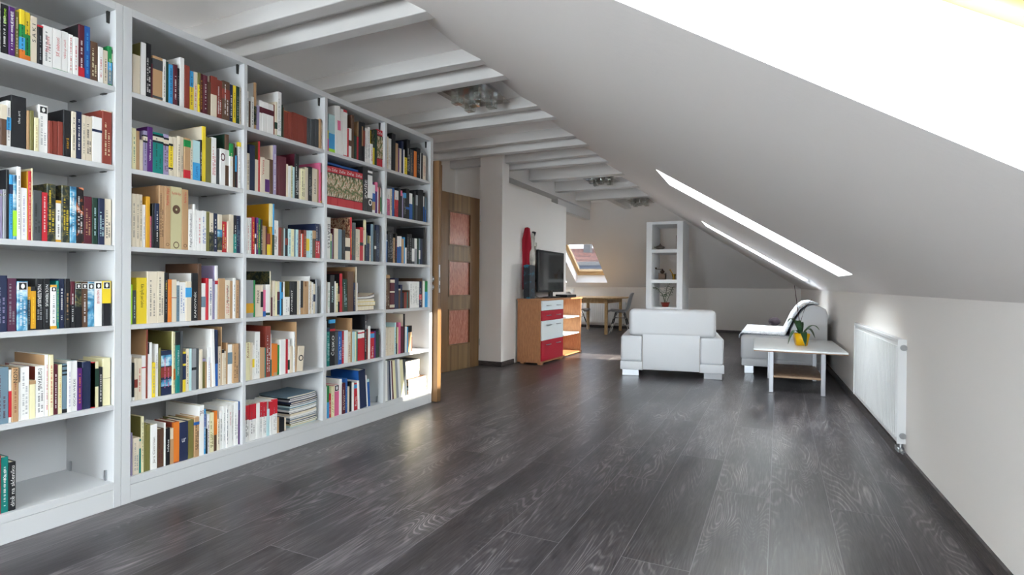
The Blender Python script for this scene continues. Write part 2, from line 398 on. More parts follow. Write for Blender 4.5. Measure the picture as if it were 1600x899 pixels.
def bookcase(bays, y0, y1, label):
    t = thing('bookcase', label, 'bookcase', (XF, y0, 0))
    o = Vector((XF, y0, 0))
    def part(name, x0, x1, a, c, z0, z1, bev=.001):
        b = bmesh.new(); box(b, x0-o.x, x1-o.x, a-o.y, c-o.y, z0, z1, bev=bev, seg=1); return obj(name, b, CASE, t)
    part('side_panel', XB, XF, y0, YS[bays[0]], 0, 2.22); part('side_panel', XB, XF, YEND[bays[-1]], y1, 0, 2.22)
    a, c = YS[bays[0]], YEND[bays[-1]]
    part('top_board', XB, XF, a, c, 2.186, 2.22); part('bottom_board', XB, XF, a, c, .082, .1148); part('plinth', XF-.02, XF-.0015, a, c, 0, .0805)
    part('back_panel', XB, XB+.006, a, c, .1148, 2.186)
    for k in bays[:-1]: part('divider', XB+.006, XF-.0005, YEND[k], YS[k+1], .1148, 2.186)
    for k in bays:
        for z in ZS[:-1]: part('shelf', XB+.006, XF-.002, YS[k], YEND[k], z-.022, z)
        b = bmesh.new(); m = bmesh.new()
        e = YEND[k]-o.y; s = YS[k]-o.y
        m.free(); b.free()
        def clip(verts_fn, mt=DARKMETAL):
            m = bmesh.new(); verts_fn(m); return obj('shelf_bracket', fix(m), mt, t)
        clip(lambda m: prism(m, [(-.052, 2.1855), (-.04, 2.1855), (-.043, 2.135), (-.049, 2.135)], e-.012, e-.0005, 'Y'))
        for z in ZS[:-1]:
            for x in (-.06, -.3):
                clip(lambda m: box(m, x-.035, x, e-.012, e-.0005, z-.0255, z-.0225)); clip(lambda m: box(m, x-.035, x, s+.0005, s+.012, z-.0255, z-.0225))
        for x in (-.05, -.33): clip(lambda m: box(m, x-.014, x, e-.006, e-.0005, .1152, .16), METAL)
    return t
bookcase([0], .8495, 1.4753, 'white bookcase with one column of shelves at the left edge, bottom shelf nearly empty')
bookcase([1, 2, 3, 4], 1.4770, 3.927, 'long white bookcase of four columns of packed shelves beside the wooden doors')

# ------------------------------------------------------------------ books
BC = {'w': ('e9e8e6', 'white'), 'c': ('ddd1bc', 'cream'), 't': ('b8936c', 'tan'), 'k': ('17181d', 'black'), 'n': ('1d2848', 'navy'), 'b': ('1f5aa6', 'blue'),
      's': ('3f9fd8', 'sky-blue'), 'q': ('0e7d76', 'teal'), 'g': ('1f8a48', 'green'), 'G': ('17392c', 'dark green'), 'r': ('bf2230', 'red'), 'm': ('571a2a', 'maroon'),
      'R': ('86382c', 'rust-red'), 'o': ('dd7a2a', 'orange'), 'y': ('e8cc2e', 'yellow'), 'Y': ('d29b22', 'mustard'), 'p': ('562370', 'purple'), 'v': ('9d92b6', 'lilac'),
      'P': ('d8678f', 'pink'), 'e': ('94979c', 'grey'), 'E': ('484c50', 'dark grey'), 'h': ('5e4332', 'brown'), 'l': ('b9d9dd', 'pale blue'), 'O': ('75703c', 'olive'),
      'i': ('e6dfb6', 'ivory'), 'u': ('a4dc32', 'lime'), 'z': ('6c8595', 'slate-blue'), 'j': ('c5bd94', 'greenish cream'), 'F': ('f4502a', 'bright orange'), 'x': ('522543', 'plum')}
PAPER = noise_mat('paper_block', [(.35, 'd8cdb2'), (.65, 'efe7d4')], (1, 90, 1), 9, .9)
def bcol(c): return mat('book_cover_'+BC[c][1].replace(' ', '_'), BC[c][0], .48)
ART = {
 'a1': (lambda: noise_mat('cover_art_sea', [(.3, '123a5e'), (.48, '4f9cc4'), (.6, 'cfe4ea'), (.7, '26658e')], (1, 1, 1), 22, .4, 4, .6), 'blue patterned'),
 'a2': (lambda: noise_mat('cover_art_forest', [(.32, '0d1512'), (.48, '26302a'), (.56, '6a6238'), (.62, '13201c'), (.8, '4f6a62')], (1, 1, 1), 30, .4, 4, .8), 'dark patterned'),
 'a3': (lambda: noise_mat('cover_art_fire', [(.35, '0f1116'), (.52, '2a1d1c'), (.6, 'd0662e'), (.68, 'e8d6c0'), (.75, '171a20')], (1, 1, 1), 24, .4, 4, .9), 'dark patterned'),
 'a4': (lambda: noise_mat('cover_art_crowd', [(.3, '1a1512'), (.45, '7a3d22'), (.55, 'cfae8c'), (.65, '2b2f3a'), (.75, 'a8763a')], (1, 1, 1), 60, .5, 3, .4), 'crowd-patterned'),
 'A': (lambda: noise_mat('cover_art_animal', [(.3, '11140f'), (.42, '4f6a34'), (.5, '8d7148'), (.58, 'd9d0b4'), (.66, 'b0623c'), (.76, '1b1a16')], (1, 1, .8), 26, .4, 4, 1.2), 'animal-picture')}
def cmat(c): return ART[c][0]() if c in ART else bcol(c)
def cname(c): return ART[c][1] if c in ART else BC[c][1]

def cover_poly(w, D):
    c = min(.0022, w*.2); t = min(.0022, w*.18)
    return [(-D, 0), (-c, 0), (0, c), (0, w-c), (-c, w), (-D, w), (-D, w-t), (-t*1.6, w-t), (-t*1.6, t), (-D, t)], t

def book_mesh(w, h, D, c, ex, rnd):
    bm = bmesh.new(); mats = [None]; idx = {}
    def mi(code):
        m = cmat(code)
        if m.name not in idx: idx[m.name] = len(mats); mats.append(m)
        return idx[m.name]
    toks = [s for s in ex.split(';') if s] if ex else []
    kc = next((s[1:] for s in toks if s[0] == 'K'), None)
    mats[0] = cmat('r' if c == 'A' else c)
    poly, t = cover_poly(w, D); prism(bm, poly, 0, h, 'Z')
    if kc:
        k = mi(kc); box(bm, -D+.001, -.006, -.0004, .0004, .001, h-.001, mi=k)
    if c == 'A': toks = ['BA.17-.78'] + toks + ['Tw,Zvířat,x,.04,.12', 'Bk.155-.18', 'Bk.765-.785']
    e = .0003
    def ctr(z): return (e*3, w/2, z)
    for s in toks:
        if s[0] == 'B':
            g = re.match(r'B(a\d|[a-zA-Z])([\d.]+)-([\d.]+)$', s)
            if not g: continue
            q, f0, f1 = g.group(1), float(g.group(2)), float(g.group(3)); k = mi(q)
            box(bm, -.014, e, -.0002, w+.0002, h*(1-f1)+.0004, h*(1-f0)-.0004, mi=k)
        elif s[0] == 'T':
            q, txt, d, f0, f1, *sz = s[1:].split(','); hf = float(sz[0]) if sz else .42; k = mi(q); L = h*(float(f1)-float(f0)); zc = h*(1-(float(f0)+float(f1))/2)
            if d == 'u': R = Matrix(((0, 0, 1), (0, -1, 0), (1, 0, 0)))
            elif d == 'd': R = Matrix(((0, 0, 1), (0, 1, 0), (-1, 0, 0)))
            else: R = Matrix(((0, 0, 1), (1, 0, 0), (0, 1, 0)))
            M = Matrix.Translation((e*2.5, w/2, zc)) @ R.to_4x4()
            if d == 'x': text_bm(bm, txt, M, w*(float(sz[0]) if sz else .8), L, k)
            else: text_bm(bm, txt, M, L, w*hf, k)
        elif s[0] == 'E':
            if s == 'E':
                k = mi('k'); k2 = mi('w'); hw = w*.36; zc = h*.9
                box(bm, 0, e*2, w/2-hw*1.15, w/2+hw*1.15, zc-hw*1.3, zc+hw*1.3, mi=k2); box(bm, 0, e*3, w/2-hw, w/2+hw, zc-hw*1.12, zc+hw*1.12, mi=k)
                tmp = bmesh.new(); bmesh.ops.create_circle(tmp, cap_ends=True, segments=12, radius=hw*.62)
                merge(bm, tmp, Matrix.Translation((e*4, w/2, zc)) @ Matrix.Rotation(math.pi/2, 4, 'Y') @ Matrix.Diagonal((1.3, .8, 1, 1)), k2)
            else:
                for (zc, r, r2) in ([(h*.07, w*.26, w*.19)] + ([(h*.64, w*.34, w*.08)] if s == 'E3' else [])):
                    k = mi('h'); tmp = bmesh.new(); rings = []
                    for R2 in (r, r2): rings.append([tmp.verts.new((e*2, w/2+R2*math.cos(a*math.pi/8), zc+R2*(1.15 if s == 'E3' else 1)*math.sin(a*math.pi/8))) for a in range(16)])
                    for a in range(16): tmp.faces.new((rings[0][a], rings[0][(a+1) % 16], rings[1][(a+1) % 16], rings[1][a]))
                    merge(bm, tmp, None, k)
        elif s[0] == 't' and len(s) == 2:
            k = mi(s[1]); lines = 1 if w < .024 else 2
            z = h*rnd.uniform(.1, .2); z1 = h*rnd.uniform(.72, .92); gh = min(.0065, w*.3)
            zz = z
            for li in range(lines):
                zz = z; yc = w*(.5 if lines == 1 else (.34, .68)[li]); stop = z1 if li == 0 else h*rnd.uniform(.4, .65)
                while zz < stop:
                    n = rnd.uniform(.45, .8)*gh
                    if rnd.random() < .8: 
                        a = rnd.uniform(.75, 1)*gh/2
                        box(bm, 0, e*2, yc-a, yc+a, zz, zz+n*.55, mi=k)
                    zz += n
                    if rnd.random() < .12: zz += gh*.8
    return fix(bm), mats, t

BAY = ['leftmost', 'second', 'third', 'fourth', 'last']
ROWN = ['top', 'second', 'third', 'fourth', 'fifth', 'bottom']
ORD = 'first second third fourth fifth sixth seventh eighth ninth tenth eleventh twelfth thirteenth fourteenth fifteenth sixteenth seventeenth eighteenth'.split()
def book_label(w, h, c, ex, i, n, b, r):
    size = 'thick' if w > .036 else 'tall' if h > .262 else 'short' if h < .17 else 'slim' if w < .013 else ''
    tx = [s for s in ex.split(';') if s[:1] == 'T' and len(s.split(',')[1]) > 2]
    bd = [s for s in ex.split(';') if re.match(r'B(a\d|[a-zA-Z])[\d.]+-[\d.]+$', s)]
    tk = [s for s in ex.split(';') if re.match(r't[a-zA-Z]$', s)]
    words = ' '.join(x for x in (size, cname(c), 'book') if x)
    extra = ''
    if c == 'A': extra = ' with red ends'
    elif tx: extra = ' with %s lettering' % cname(tx[0][1])
    elif bd:
        cc = re.match(r'B(a\d|[a-zA-Z])', bd[0]).group(1)
        if cname(cc) != cname(c): extra = ' with %s band' % cname(cc).split()[0]
    elif tk: extra = ' with %s lettering' % cname(tk[0][1]).split()[-1]
    j = n-1-i; side, q = ('left', i) if i <= j else ('right', j)
    return '%s%s, %s from %s, %s shelf, %s column' % (words, extra, ORD[q], side, ROWN[r], BAY[b])

# bay, row, first y, then "width height colour [spine details]" in millimetres; * = among the slimmest
SHELVES = [
 (0, 0, 1.033, """21 202 w tm|24 188 k Tu,zelene,u,.04,.42;tw|21 188 p Tw,LEKCE,u,.06,.4;tw|13 180 O ti|17 193 y Bg.3-.55;Bs.55-.8;Bo.8-1;tk|19 191 y Bg.45-.88;Bo.88-1;tk|23 184 c Tk,S A K I,u,.08,.62,.5|17 158 k Br0-.05;te|34 165 w Tr,Paní jezera,u,.25,.62,.5;tE;Br.98-1|31 166 w Tr,Síť slabosti,u,.2,.66;Bg.96-1|24 168 w Tr,Věčný oheň,u,.2,.66;Bg.96-1|17 165 w tr;Bg.97-1|19 161 w tr|22 221 m D.25;Kk;tw;Br.8-1|23 224 b ts|29 169 h ti|19 155 w tr|19 148 c tk|17 173 g Bs.4-.6;Bz.6-.95;ti|4 162 G* Bc.1-.33"""),
 (0, 1, 1.033, """22 142 m|19 155 h Bc0-.35|14 175 w Bs.36-.64;tk|49 201 k D.26;Tw,the art,u,.1,.7,.16|10 155 t|13 158 O|15 134 i tt|32 190 w E;te|15 134 R|18 137 R|19 140 R|28 193 k D.24;TY,stará,u,.45,.95,.35|18 194 c tk|21 200 n tw|16 191 c tE|25 191 c tk|38 196 w Bn.27-.33|38 234 R Bc0-.02;ti"""),
 (0, 2, 1.036, """17 181 v* E|10 183 v E|11 187 e E|9 264 k D.22|12 247 s Bn.15-.3;tn|11 247 a1 Bu.55-.95|13 281 w tk|19 202 v Bw0-1;tv|4 269 Y*|10 271 r ti|4 283 i*|30 199 E tk|18 195 m tw;Br0-1|31 232 a2 D.2;ty|19 170 w BY0-.07;BY.94-1;tk|29 234 a2 ty|24 234 a1 tw|29 235 a3 tw|31 201 m tt|23 200 G tl|25 200 n tl|28 202 c tk"""),
 (0, 3, 1.041, """36 213 n tv|30 203 x te|34 192 a1 E;tw|10 171 k BY0-.3;tl|16 171 k BY.1-.97;ty|26 203 k D.21;Tw,NOLTERYUS,d,.12,.55;te|23 203 k Tw,NOLTERYUS,d,.12,.55;te|21 178 w BY0-.06;BY.93-1;E;tE|9 195 q ty|20 202 n tw|20 204 k tt|17 193 m Bk.5-1;tw|24 192 a2 E;Bk.55-1|24 192 h E;tw|26 191 a1 E|30 194 w E;Tr,NAD BOUŘÍ,d,.2,.5|33 196 k E;By0-.5"""),
 (0, 4, 1.040, """42 214 z tm|9 202 w Br.4-.9|22 208 t Tk,NON,d,.03,.28,.6;tR|6 149 w*|29 207 w te|21 150 i Bt0-.1|31 204 w D.24;KR;Tk,EGYPTANÉ,d,.05,.45,.5;tE|12 246 w D.24;Kt;tr|16 244 i tr|16 204 m tw|15 201 i tY|17 202 z Bk.03-.06;Bk.12-.16;Bk.2-.24;Bk.92-1|17 211 w tv|19 210 l Bw0-1;Tn,OSCAR WILDE,u,.3,.96|20 177 p to|33 201 n|13 198 c Br0-1;Bc.02-.98|16 197 i BG.15-.55|16 170 k tw|32 207 i Bh.42-.43"""),
 (0, 5, 1.026, """34 221 r D.16|24 211 q tw;Tw,Kati,u,.15,.5|23 186 k D.17;Tw,dítě na skleníku,u,.08,.92,.6"""),
 (1, 0, 1.530, """34 179 c|23 245 w KO;D.2|26 252 k tw|7 164 m*|46 206 t BE.06-.3;BE.9-.96|16 206 w tk|12 199 G*|21 192 s tn|21 198 m tw|12 187 k* te|23 244 w D.24|28 215 R|21 196 s By.4-1;tn|22 199 c tr|12 202 y* BO0-.3;tk|17 202 m tY|22 200 m tw|19 173 h|34 210 c BR0-.45|32 202 R tw|42 207 h BR.2-.45;tw|20 201 n tw|20 203 y tk|23 204 G te|10 204 c* tk"""),
 (1, 1, 1.526, """19 187 i tq|16 179 t|16 142 c*|18 188 v Bk.1-.14;Bc.14-.24;Bk.24-.29;tn|25 211 p D.25;Tw,Válka s mloky,u,.05,.97|50 193 q Bk.05-.1;Bc.1-.2;Bk.2-.25;tG|26 195 v Bk.08-.13;Bc.13-.23;Bk.23-.28;tm|19 188 c Bk.17-.23;By.23-.78;Bk.78-.83;tk|21 191 c|17 201 c tE|18 201 c Tk,KAREL ČAPEK,u,.3,.97|32 202 t Bg.05-.22;Br.78-.98|13 197 c* tE|39 201 l Bs.55-1;Tb,ČAPEK,u,.62,.92|11 211 k* tw|20 283 y D.27;Kc|31 233 O Kw|29 240 w tr|20 187 E|32 193 w Tm,o,x,.1,.35|23 276 h D.25;KG;Bw.3-.6|22 233 w Bg0-.3;ti|16 238 h tk|8 219 k* Bs.2-.6|8 175 m*|18 252 w By0-.1;te"""),
 (1, 2, 1.527, """18 241 c tE|17 242 c tE|14 242 c tE|14 197 w tz|18 237 Y|10 148 P* tg|11 208 k*|22 211 n tw;Bk.6-1|25 299 t D.26;th|30 300 t Tr,Rychlé šípy,u,.03,.3;E2|57 303 j Tr,Rychlé šípy,x,.08,.14;E3|33 298 t Tr,Rychlé šípy,u,.04,.22;E2|24 203 w Tk,Foglar Dobrodružství,u,.1,.92,.6|13 232 w*|10 206 w* te|23 202 w tr|25 205 w tb|18 204 O Bj0-.02|22 200 c Ba2.5-1;tk|24 200 n tw|26 197 c Ba1.4-.6;Ba2.6-.95|29 163 r tw;ty|17 166 c*|25 205 c D.2|15 203 k* Bq.5-1;tw|26 203 n tz"""),
 (1, 3, 1.524, """9 181 u*|16 154 E tl|46 212 y Tk,Kde bydlí pan Lekno,d,.14,.65|48 242 c tE|33 243 c tE|17 238 k Ty,Smích,d,.15,.4;te|19 206 o tY|25 205 c BR.42-.44|14 197 w* Bz.1-1;tk|33 192 w tb|29 196 c Bs.15-.4|34 239 k Kw;D.18;Tw,KANOVNÍK,u,.35,.97|21 287 h D.26|23 188 w Bz.36-.65|15 215 r|22 211 w Tb,KAREL,d,.3,.55;tE|16 199 v* tz|16 281 w D.26;Kv;Br.28-.35|41 214 t|30 206 c Tk,Hellmunder,d,.15,.62;tr|17 202 t*|17 217 w* tk|21 206 t th"""),
 (1, 4, 1.524, """8 210 w*|9 173 k* Bw.9-1|14 192 c BR.5-.7|20 190 c tr|20 200 w Br.26-.29|5 320 R* D.26;Kt|7 258 k* Bw.2-1|13 259 w|16 163 y tb|16 248 w Kw;Tk,Teplická polírka,d,.04,.6|12 229 O|51 213 n Ba1.1-.35;BR.37-.6;Ba1.65-.8;tP|8 303 i D.27;KO|11 300 i tk;Bo.6-.78|21 299 q Bk0-.22;Tw,Příběhy Petra Ořešíka,d,.27,.75|15 300 E|16 198 y Bn.05-.3;Bn.35-.7|17 211 c tE|14 210 l*|25 208 e Bk.45-.52|15 206 E*|17 200 c|17 152 O* Bv0-.1|10 133 t*|20 206 w tv|5 125 t*|20 299 w D.27;L1.5|15 293 b Bn0-.6;L1|18 205 c tk|6 307 t* D.26|12 187 c* Bk0-.1|14 176 c* tR|10 220 t*|27 209 w Bz.2-.5|36 210 t tk"""),
 (1, 5, 1.529, """6 195 v*|29 168 c te|9 163 c* Bq.03-.1;Bq.3-1|13 259 i D.2;KO;tE|9 227 O*|20 217 O|31 211 w Th,Jára Cimrman,u,.25,.9|33 183 h tm|7 207 w*|22 179 k Tw,Infekce,u,.3,.65|17 173 c Bt.3-1|28 199 R Bo0-.98|46 191 n Tw,ur,x,.42,.52,.45|31 192 O D.2|27 201 t Bb.12-.2;tk|27 254 w D.27;Tm,po,x,.1,.2|13 230 s* Bb.1-.4;tw|6 128 k*|14 200 w* tm|25 204 i tO|17 210 h Bo.0-.6|15 165 c* tk|17 203 w* tk|18 226 w te|15 228 w* tn|21 225 w Tr,Jan Zábrana,d,.05,.6|12 222 w* te|28 234 w te|9 233 b* Bp.2-1"""),
 (2, 0, 2.128, """13 200 w* tz|11 148 h*|20 177 w* tE|17 261 t Kw;Ba2.5-.9|22 141 z* Bv0-1|19 175 w* Bm.2-.4|34 173 w Bm.2-.38|43 173 w Bm.2-.38|10 178 R*|16 197 c* BG.6-.8|29 261 w D.25;te;Bg.97-1|14 195 G*|7 182 h*|31 165 R* Bo.0-.02|15 169 r* BR.0-1|18 169 R*|33 174 R|51 173 R|30 172 R*|25 170 E*|22 171 E*|24 176 E*|28 184 E*|17 191 t*|11 173 c* tk"""),
 (2, 1, 2.127, """21 204 c tE|37 256 n D.2|22 180 c*|11 287 r D.25;KO|31 200 c Tr,Verona,u,.05,.5|34 195 c Bp.58-.95|25 201 h|22 289 v D.22;Kc;tw|17 231 m*|54 234 m D.2|15 197 c*|22 189 w*|15 195 i* tk|15 190 l*|33 274 k D.24;Km;tw|10 189 c* tR|35 191 i tk|27 207 c*|30 215 k te|45 212 c Tk,BABIČKA,u,.3,.75|14 212 t*|14 257 P* D.24|12 199 r* By.92-.97"""),
 (2, 2, 2.124, """11 200 w* tr|15 199 w* tr|15 201 w* tk|18 207 r* ty|8 115 w* Bk.2-.5|16 206 p* ty|16 205 g* ty|11 199 k* tw|24 166 t*|10 162 m*|20 123 R* By.5-1|15 298 Y D.27;Bi0-.45|12 298 s* BG.6-1|26 206 w tk|8 205 w*|20 167 R* tm|16 167 h*|13 164 l*|21 165 k* BR.35-.6|22 165 l* tE|22 165 i* te|14 165 z*|19 166 l* tb|20 166 R* tt|7 143 w*|16 144 F*|22 168 R* tt|26 168 l* By.3-.75|24 170 l* tE|24 172 h* Bt.0-.3|39 218 n D.24;Br.5-1;tw"""),
 (2, 3, 2.127, """50 207 e BY.62-.88|12 207 g*|39 179 c Tk,MINAR,u,.15,.56|15 179 c* Bk.2-.7|18 152 P* Bb.8-1|29 183 w BG.88-.97|6 260 c* D.27;Ka2;tg|12 109 m*|20 207 c* Tk,KAREL ČECH,u,.4,.88|14 202 i*|18 202 c* Bm.3-.55;Bn.55-.97|10 198 s*|14 198 k* Bs.3-.5|12 200 w*|38 109 w* te|29 202 k KO;Tw,ANTIKRIST,u,.2,.97|25 203 k*|18 205 c*|13 207 w* tR|20 207 k* Bt.8-1|10 203 t*|18 172 t*|16 204 t*|11 236 w* D.24;tm|13 204 c* tR|16 198 w* tk|16 188 c* Bn.35-.6|14 216 e* D.2;Kk|19 172 E*"""),
 (2, 4, 2.126, """35 210 i TR,Kuteno,u,.02,.4|12 207 c* Tr,Ulricht,u,.35,.7|15 192 w* By.4-.65|35 265 w D.26;te|31 173 t|8 169 q*|34 292 R D.27;tw|9 245 w* Bq.6-1|12 190 R* Bo.0-1|26 186 t* Bo0-.9|17 177 O* Bg0-.98|43 208 w|20 205 r*|15 201 w* BG.6-.9|23 161 c*|16 246 w D.26;tv|10 304 t* D.28|49 153 c L-5;Tk,o,x,.35,.6"""),
 (2, 5, 2.128, """26 202 w Br0-.4;tE|44 203 w Br0-.42;tE|25 202 w|21 203 w* Br0-.42;te|28 199 w Br0-.42;te|21 153 l*|17 194 w* Br0-.42|34 203 w Br0-.42;te|14 92 t*|20 86 k*|20 82 k*|14 78 c*"""),
 (3, 0, 2.730, """14 136 y* BP.4-1|56 247 s Bl0-.5;Bu.9-1|26 315 w D.24;L1|29 321 w L2;BP.3-.5|26 311 w|34 314 r D.22;Bw.05-.97|15 196 r*|27 202 w* Bh.4-.6|27 300 h D.22|24 164 G*|21 164 r*|31 274 k D.2;Kt|15 277 k* Bt.1-.6|18 279 k* BR.2-.6|33 244 w* te|25 260 w* te|26 146 w* tr|25 251 y* Ba2.0-.5|22 262 G*|66 271 A"""),
 (3, 1, 2.728, """38 253 A|65 256 A|76 257 A|88 260 A|82 262 A|52 315 k D.26;Tw,ZVÍŘE,u,.2,.8,.6|49 311 k Bw.05-.1;Bw.15-.68;Tw,o,x,.7,.85|30 203 w* Bb.3-.6;Bt.6-.9|26 227 p* BP0-.3|10 192 w*|21 197 R*|15 193 w* Bg.35-.9"""),
 (3, 2, 2.728, """36 269 w Tk,BEATLES,d,.16,.75,.6|12 167 g* Bi0-.3|13 160 v*|10 200 m*|38 203 c|36 202 z|31 199 k* tE|47 150 c* Bk.4-.6|16 293 r* D.25;Ka4;ty|37 260 E tO|46 218 c tk|34 235 r* Bk.45-.55|14 217 c*|15 289 k* D.22;Bi0-.6|17 204 n* tz|19 183 O* Bn.3-1|17 182 c* tr|25 269 z D.2;Kn|16 287 k*|16 228 k* Bw.5-.6|36 268 n tz"""),
 (3, 3, 2.729, """13 208 t*|22 200 w* tg|39 246 k Kk;D.2;Tl,MASARYK,u,.28,.72|17 206 w*|16 193 i* tk|21 176 k* Bt.3-.6|23 258 r D.22;Kk|10 172 h*|38 222 G L2.5;tl|57 276 h D.25|23 198 n* L1.5;S5;ti|13 307 c* D.28;Kt|12 196 w*"""),
 (3, 4, 2.727, """11 295 w*|25 250 q* Bn0-.1;tl|49 303 k D.2;Bs.0-.08;Br.2-.25;Tw,ČESKO,u,.35,.78,.6|29 224 E*|35 220 b tw|22 220 r* tw|40 222 w D.22|26 211 c* tR|17 302 t* D.24|20 208 s* Bl0-1|17 206 i*|19 205 q*|37 210 w* Br.05-.1;Br.25-1|29 212 w* Br.05-.1;Br.25-1|21 319 k D.26;tw|18 216 R*|24 237 w*|44 191 r* Bs.05-.22;Tw,Berlín,u,.55,.95|19 196 p*|34 209 k D.2;BG.1-1|10 167 m*"""),
 (3, 5, 2.730, """12 211 w*|19 211 g* Bs.5-1|22 157 r* tw|29 201 i* tO|46 204 P E|24 237 w D.22|31 208 m* tc|21 236 b* D.22;ts|23 175 c*|21 206 k*|20 199 w*|41 189 r* Bs.05-.2;Tw,Berlín,u,.5,.85|20 201 w* D.22;L3|72 271 n Kb;D.26;L4.5;S5|15 228 w* L5|20 197 l* Bb.1-1;L4"""),
 (4, 0, 3.329, """25 243 c* tt|40 237 w* te|47 284 k D.22|34 220 t*|14 186 p*|30 191 c*|23 253 b* Kn;Bn0-1|11 191 w*|40 136 y* tk|38 284 k D.25;Kk;tw|32 214 E* tt|17 219 n*|37 213 R* Bo.0-.98|50 247 k D.22;te|17 217 w*|18 216 k*|40 203 c* tr"""),
 (4, 1, 3.328, """20 118 w* Bv.8-1|33 202 P* Bw0-.38;tk|21 207 c* tk|24 214 s* Bb0-1|14 211 h* Bo.1-.7|43 204 r* Bw.0-.35;tk|27 231 k* D.2|19 213 k* BP0-.2|19 191 v*|32 201 k* Bs0-.2;te|43 238 k D.2;Bb.6-.68|40 209 w* Bb.4-1|23 184 G*|21 235 k* D.2|27 207 E* Be0-.4|45 254 k D.22|36 261 k*|12 211 w* Bb.4-1|16 242 k*|15 209 b* Bz0-.5"""),
 (4, 2, 3.330, """24 211 b* Bn0-.2;Bw.22-.25|25 233 k* te|28 237 k* te|14 229 k* tw|27 191 t* tk|23 225 k* tr|25 207 b* Bw0-.4|31 209 b* Bw0-.38|26 191 t*|20 205 s*|24 125 w*|34 234 k* te|32 237 k* te|33 206 E* Bw.4-.9|34 207 w* Be.4-1|23 209 G*|20 211 z* Bw.45-.8|30 210 n*|22 213 k*|19 309 k* D.28"""),
 (4, 3, 3.333, """56 260 h Bt0-.1;tc|52 227 m Bc.02-.12;Bc.4-.45;Bc.85-.95|52 237 n D.2|19 154 h* Bc.0-.08|28 185 n*|23 123 k*|35 127 R*|16 126 q*|24 142 h*|33 212 w* tE|38 212 w* tE|31 212 w* tE|31 212 w* te|29 213 n* Br.5-.7;tw|13 239 h* D.26|32 217 w*|40 215 g* Bs.4-1"""),
 (4, 4, 3.330, """37 212 c* tt|83 210 c tt|14 244 l* tk|14 208 O* Bn.6-1|16 207 i*|27 241 P* BP0-1|40 208 m* tk|20 306 k* Kc;D.26|20 204 v* Bw0-1|18 199 s*|51 208 t* Bk0-.25|7 117 m*"""),
 (4, 5, 3.335, """30 304 w L2;D.3|24 300 e L3;D.3|19 300 n* L3.5;D.3|15 300 w* L4;D.3|17 294 m* L4.5;D.3|34 295 i L5;D.3|30 303 e L5.3;D.3|31 297 w L5.6;D.3|42 288 i L6;D.3|36 286 E L6;D.3"""),
]


rnd = random.Random(7)
PAGES_ME = {}
rest = bmesh.new(); rest_mats = []; rest_idx = {}
for bay, row, y0, spec in SHELVES:
    y = y0; z = ZS[row]; items = spec.split('|'); n = len(items)
    for i, s in enumerate(items):
        f = s.split(' ', 3); w = int(f[0])/1000; h = int(f[1])/1000; c = f[2]; ex = f[3] if len(f) > 3 else ''
        few = c.endswith('*'); c = c.rstrip('*')
        g = re.search(r'(?:^|;)D([\d.]+)', ex); D = float(g.group(1)) if g else (.13 if h < .19 else .15 if h < .22 else .175)
        g = re.search(r'(?:^|;)L(-?[\d.]+)', ex); lean = float(g.group(1)) if g else 0
        sh = .005 if re.search(r'(?:^|;)S5', ex) else 0; w -= sh; y += sh
        w2 = w-.0006
        bm, mats, t = book_mesh(w2, h, D, c, ex, rnd)
        sb = 0 if lean else rnd.uniform(0, .006)
        if few:
            rm = {}
            for k, m in enumerate(mats):
                if m.name not in rest_idx: rest_idx[m.name] = len(rest_mats); rest_mats.append(m)
                rm[k] = rest_idx[m.name]
            for fc in bm.faces: fc.material_index = rm[fc.material_index]
            if PAPER.name not in rest_idx: rest_idx[PAPER.name] = len(rest_mats); rest_mats.append(PAPER)
            box(bm, -D+.003, -t*1.7, t+.0002, w2-t-.0002, .003, h-.003, mi=rest_idx[PAPER.name])
            M = Matrix.Translation((XF-.015-sb, y, z+.0004)) @ Matrix.Rotation(math.radians(lean), 4, 'X')
            bmesh.ops.transform(bm, matrix=M, verts=bm.verts)
            me = bpy.data.meshes.new('t'); bm.to_mesh(me); bm.free(); rest.from_mesh(me); bpy.data.meshes.remove(me)
        else:
            o = obj('book', bm, mats, None, loc=(XF-.015-sb, y, z+.0004+(w2*math.sin(math.radians(-lean)) if lean < 0 else 0)))
            tag(o, book_label(w, h, c, ex, i, n, bay, row), 'book', 'books on the %s shelf of the %s bookcase column' % (ROWN[row], BAY[bay]))
            if lean: o.rotation_euler = (math.radians(lean), 0, 0); 
            obj('page_block', bx(-D+.003, -t*1.7, t+.0002, w2-t-.0002, .003, h-.003), PAPER, o)
        y += w
ro = obj('books', rest, rest_mats)
tag(ro, 'slim books filling the gaps between the larger ones on the bookcase shelves', 'books', kind='stuff')

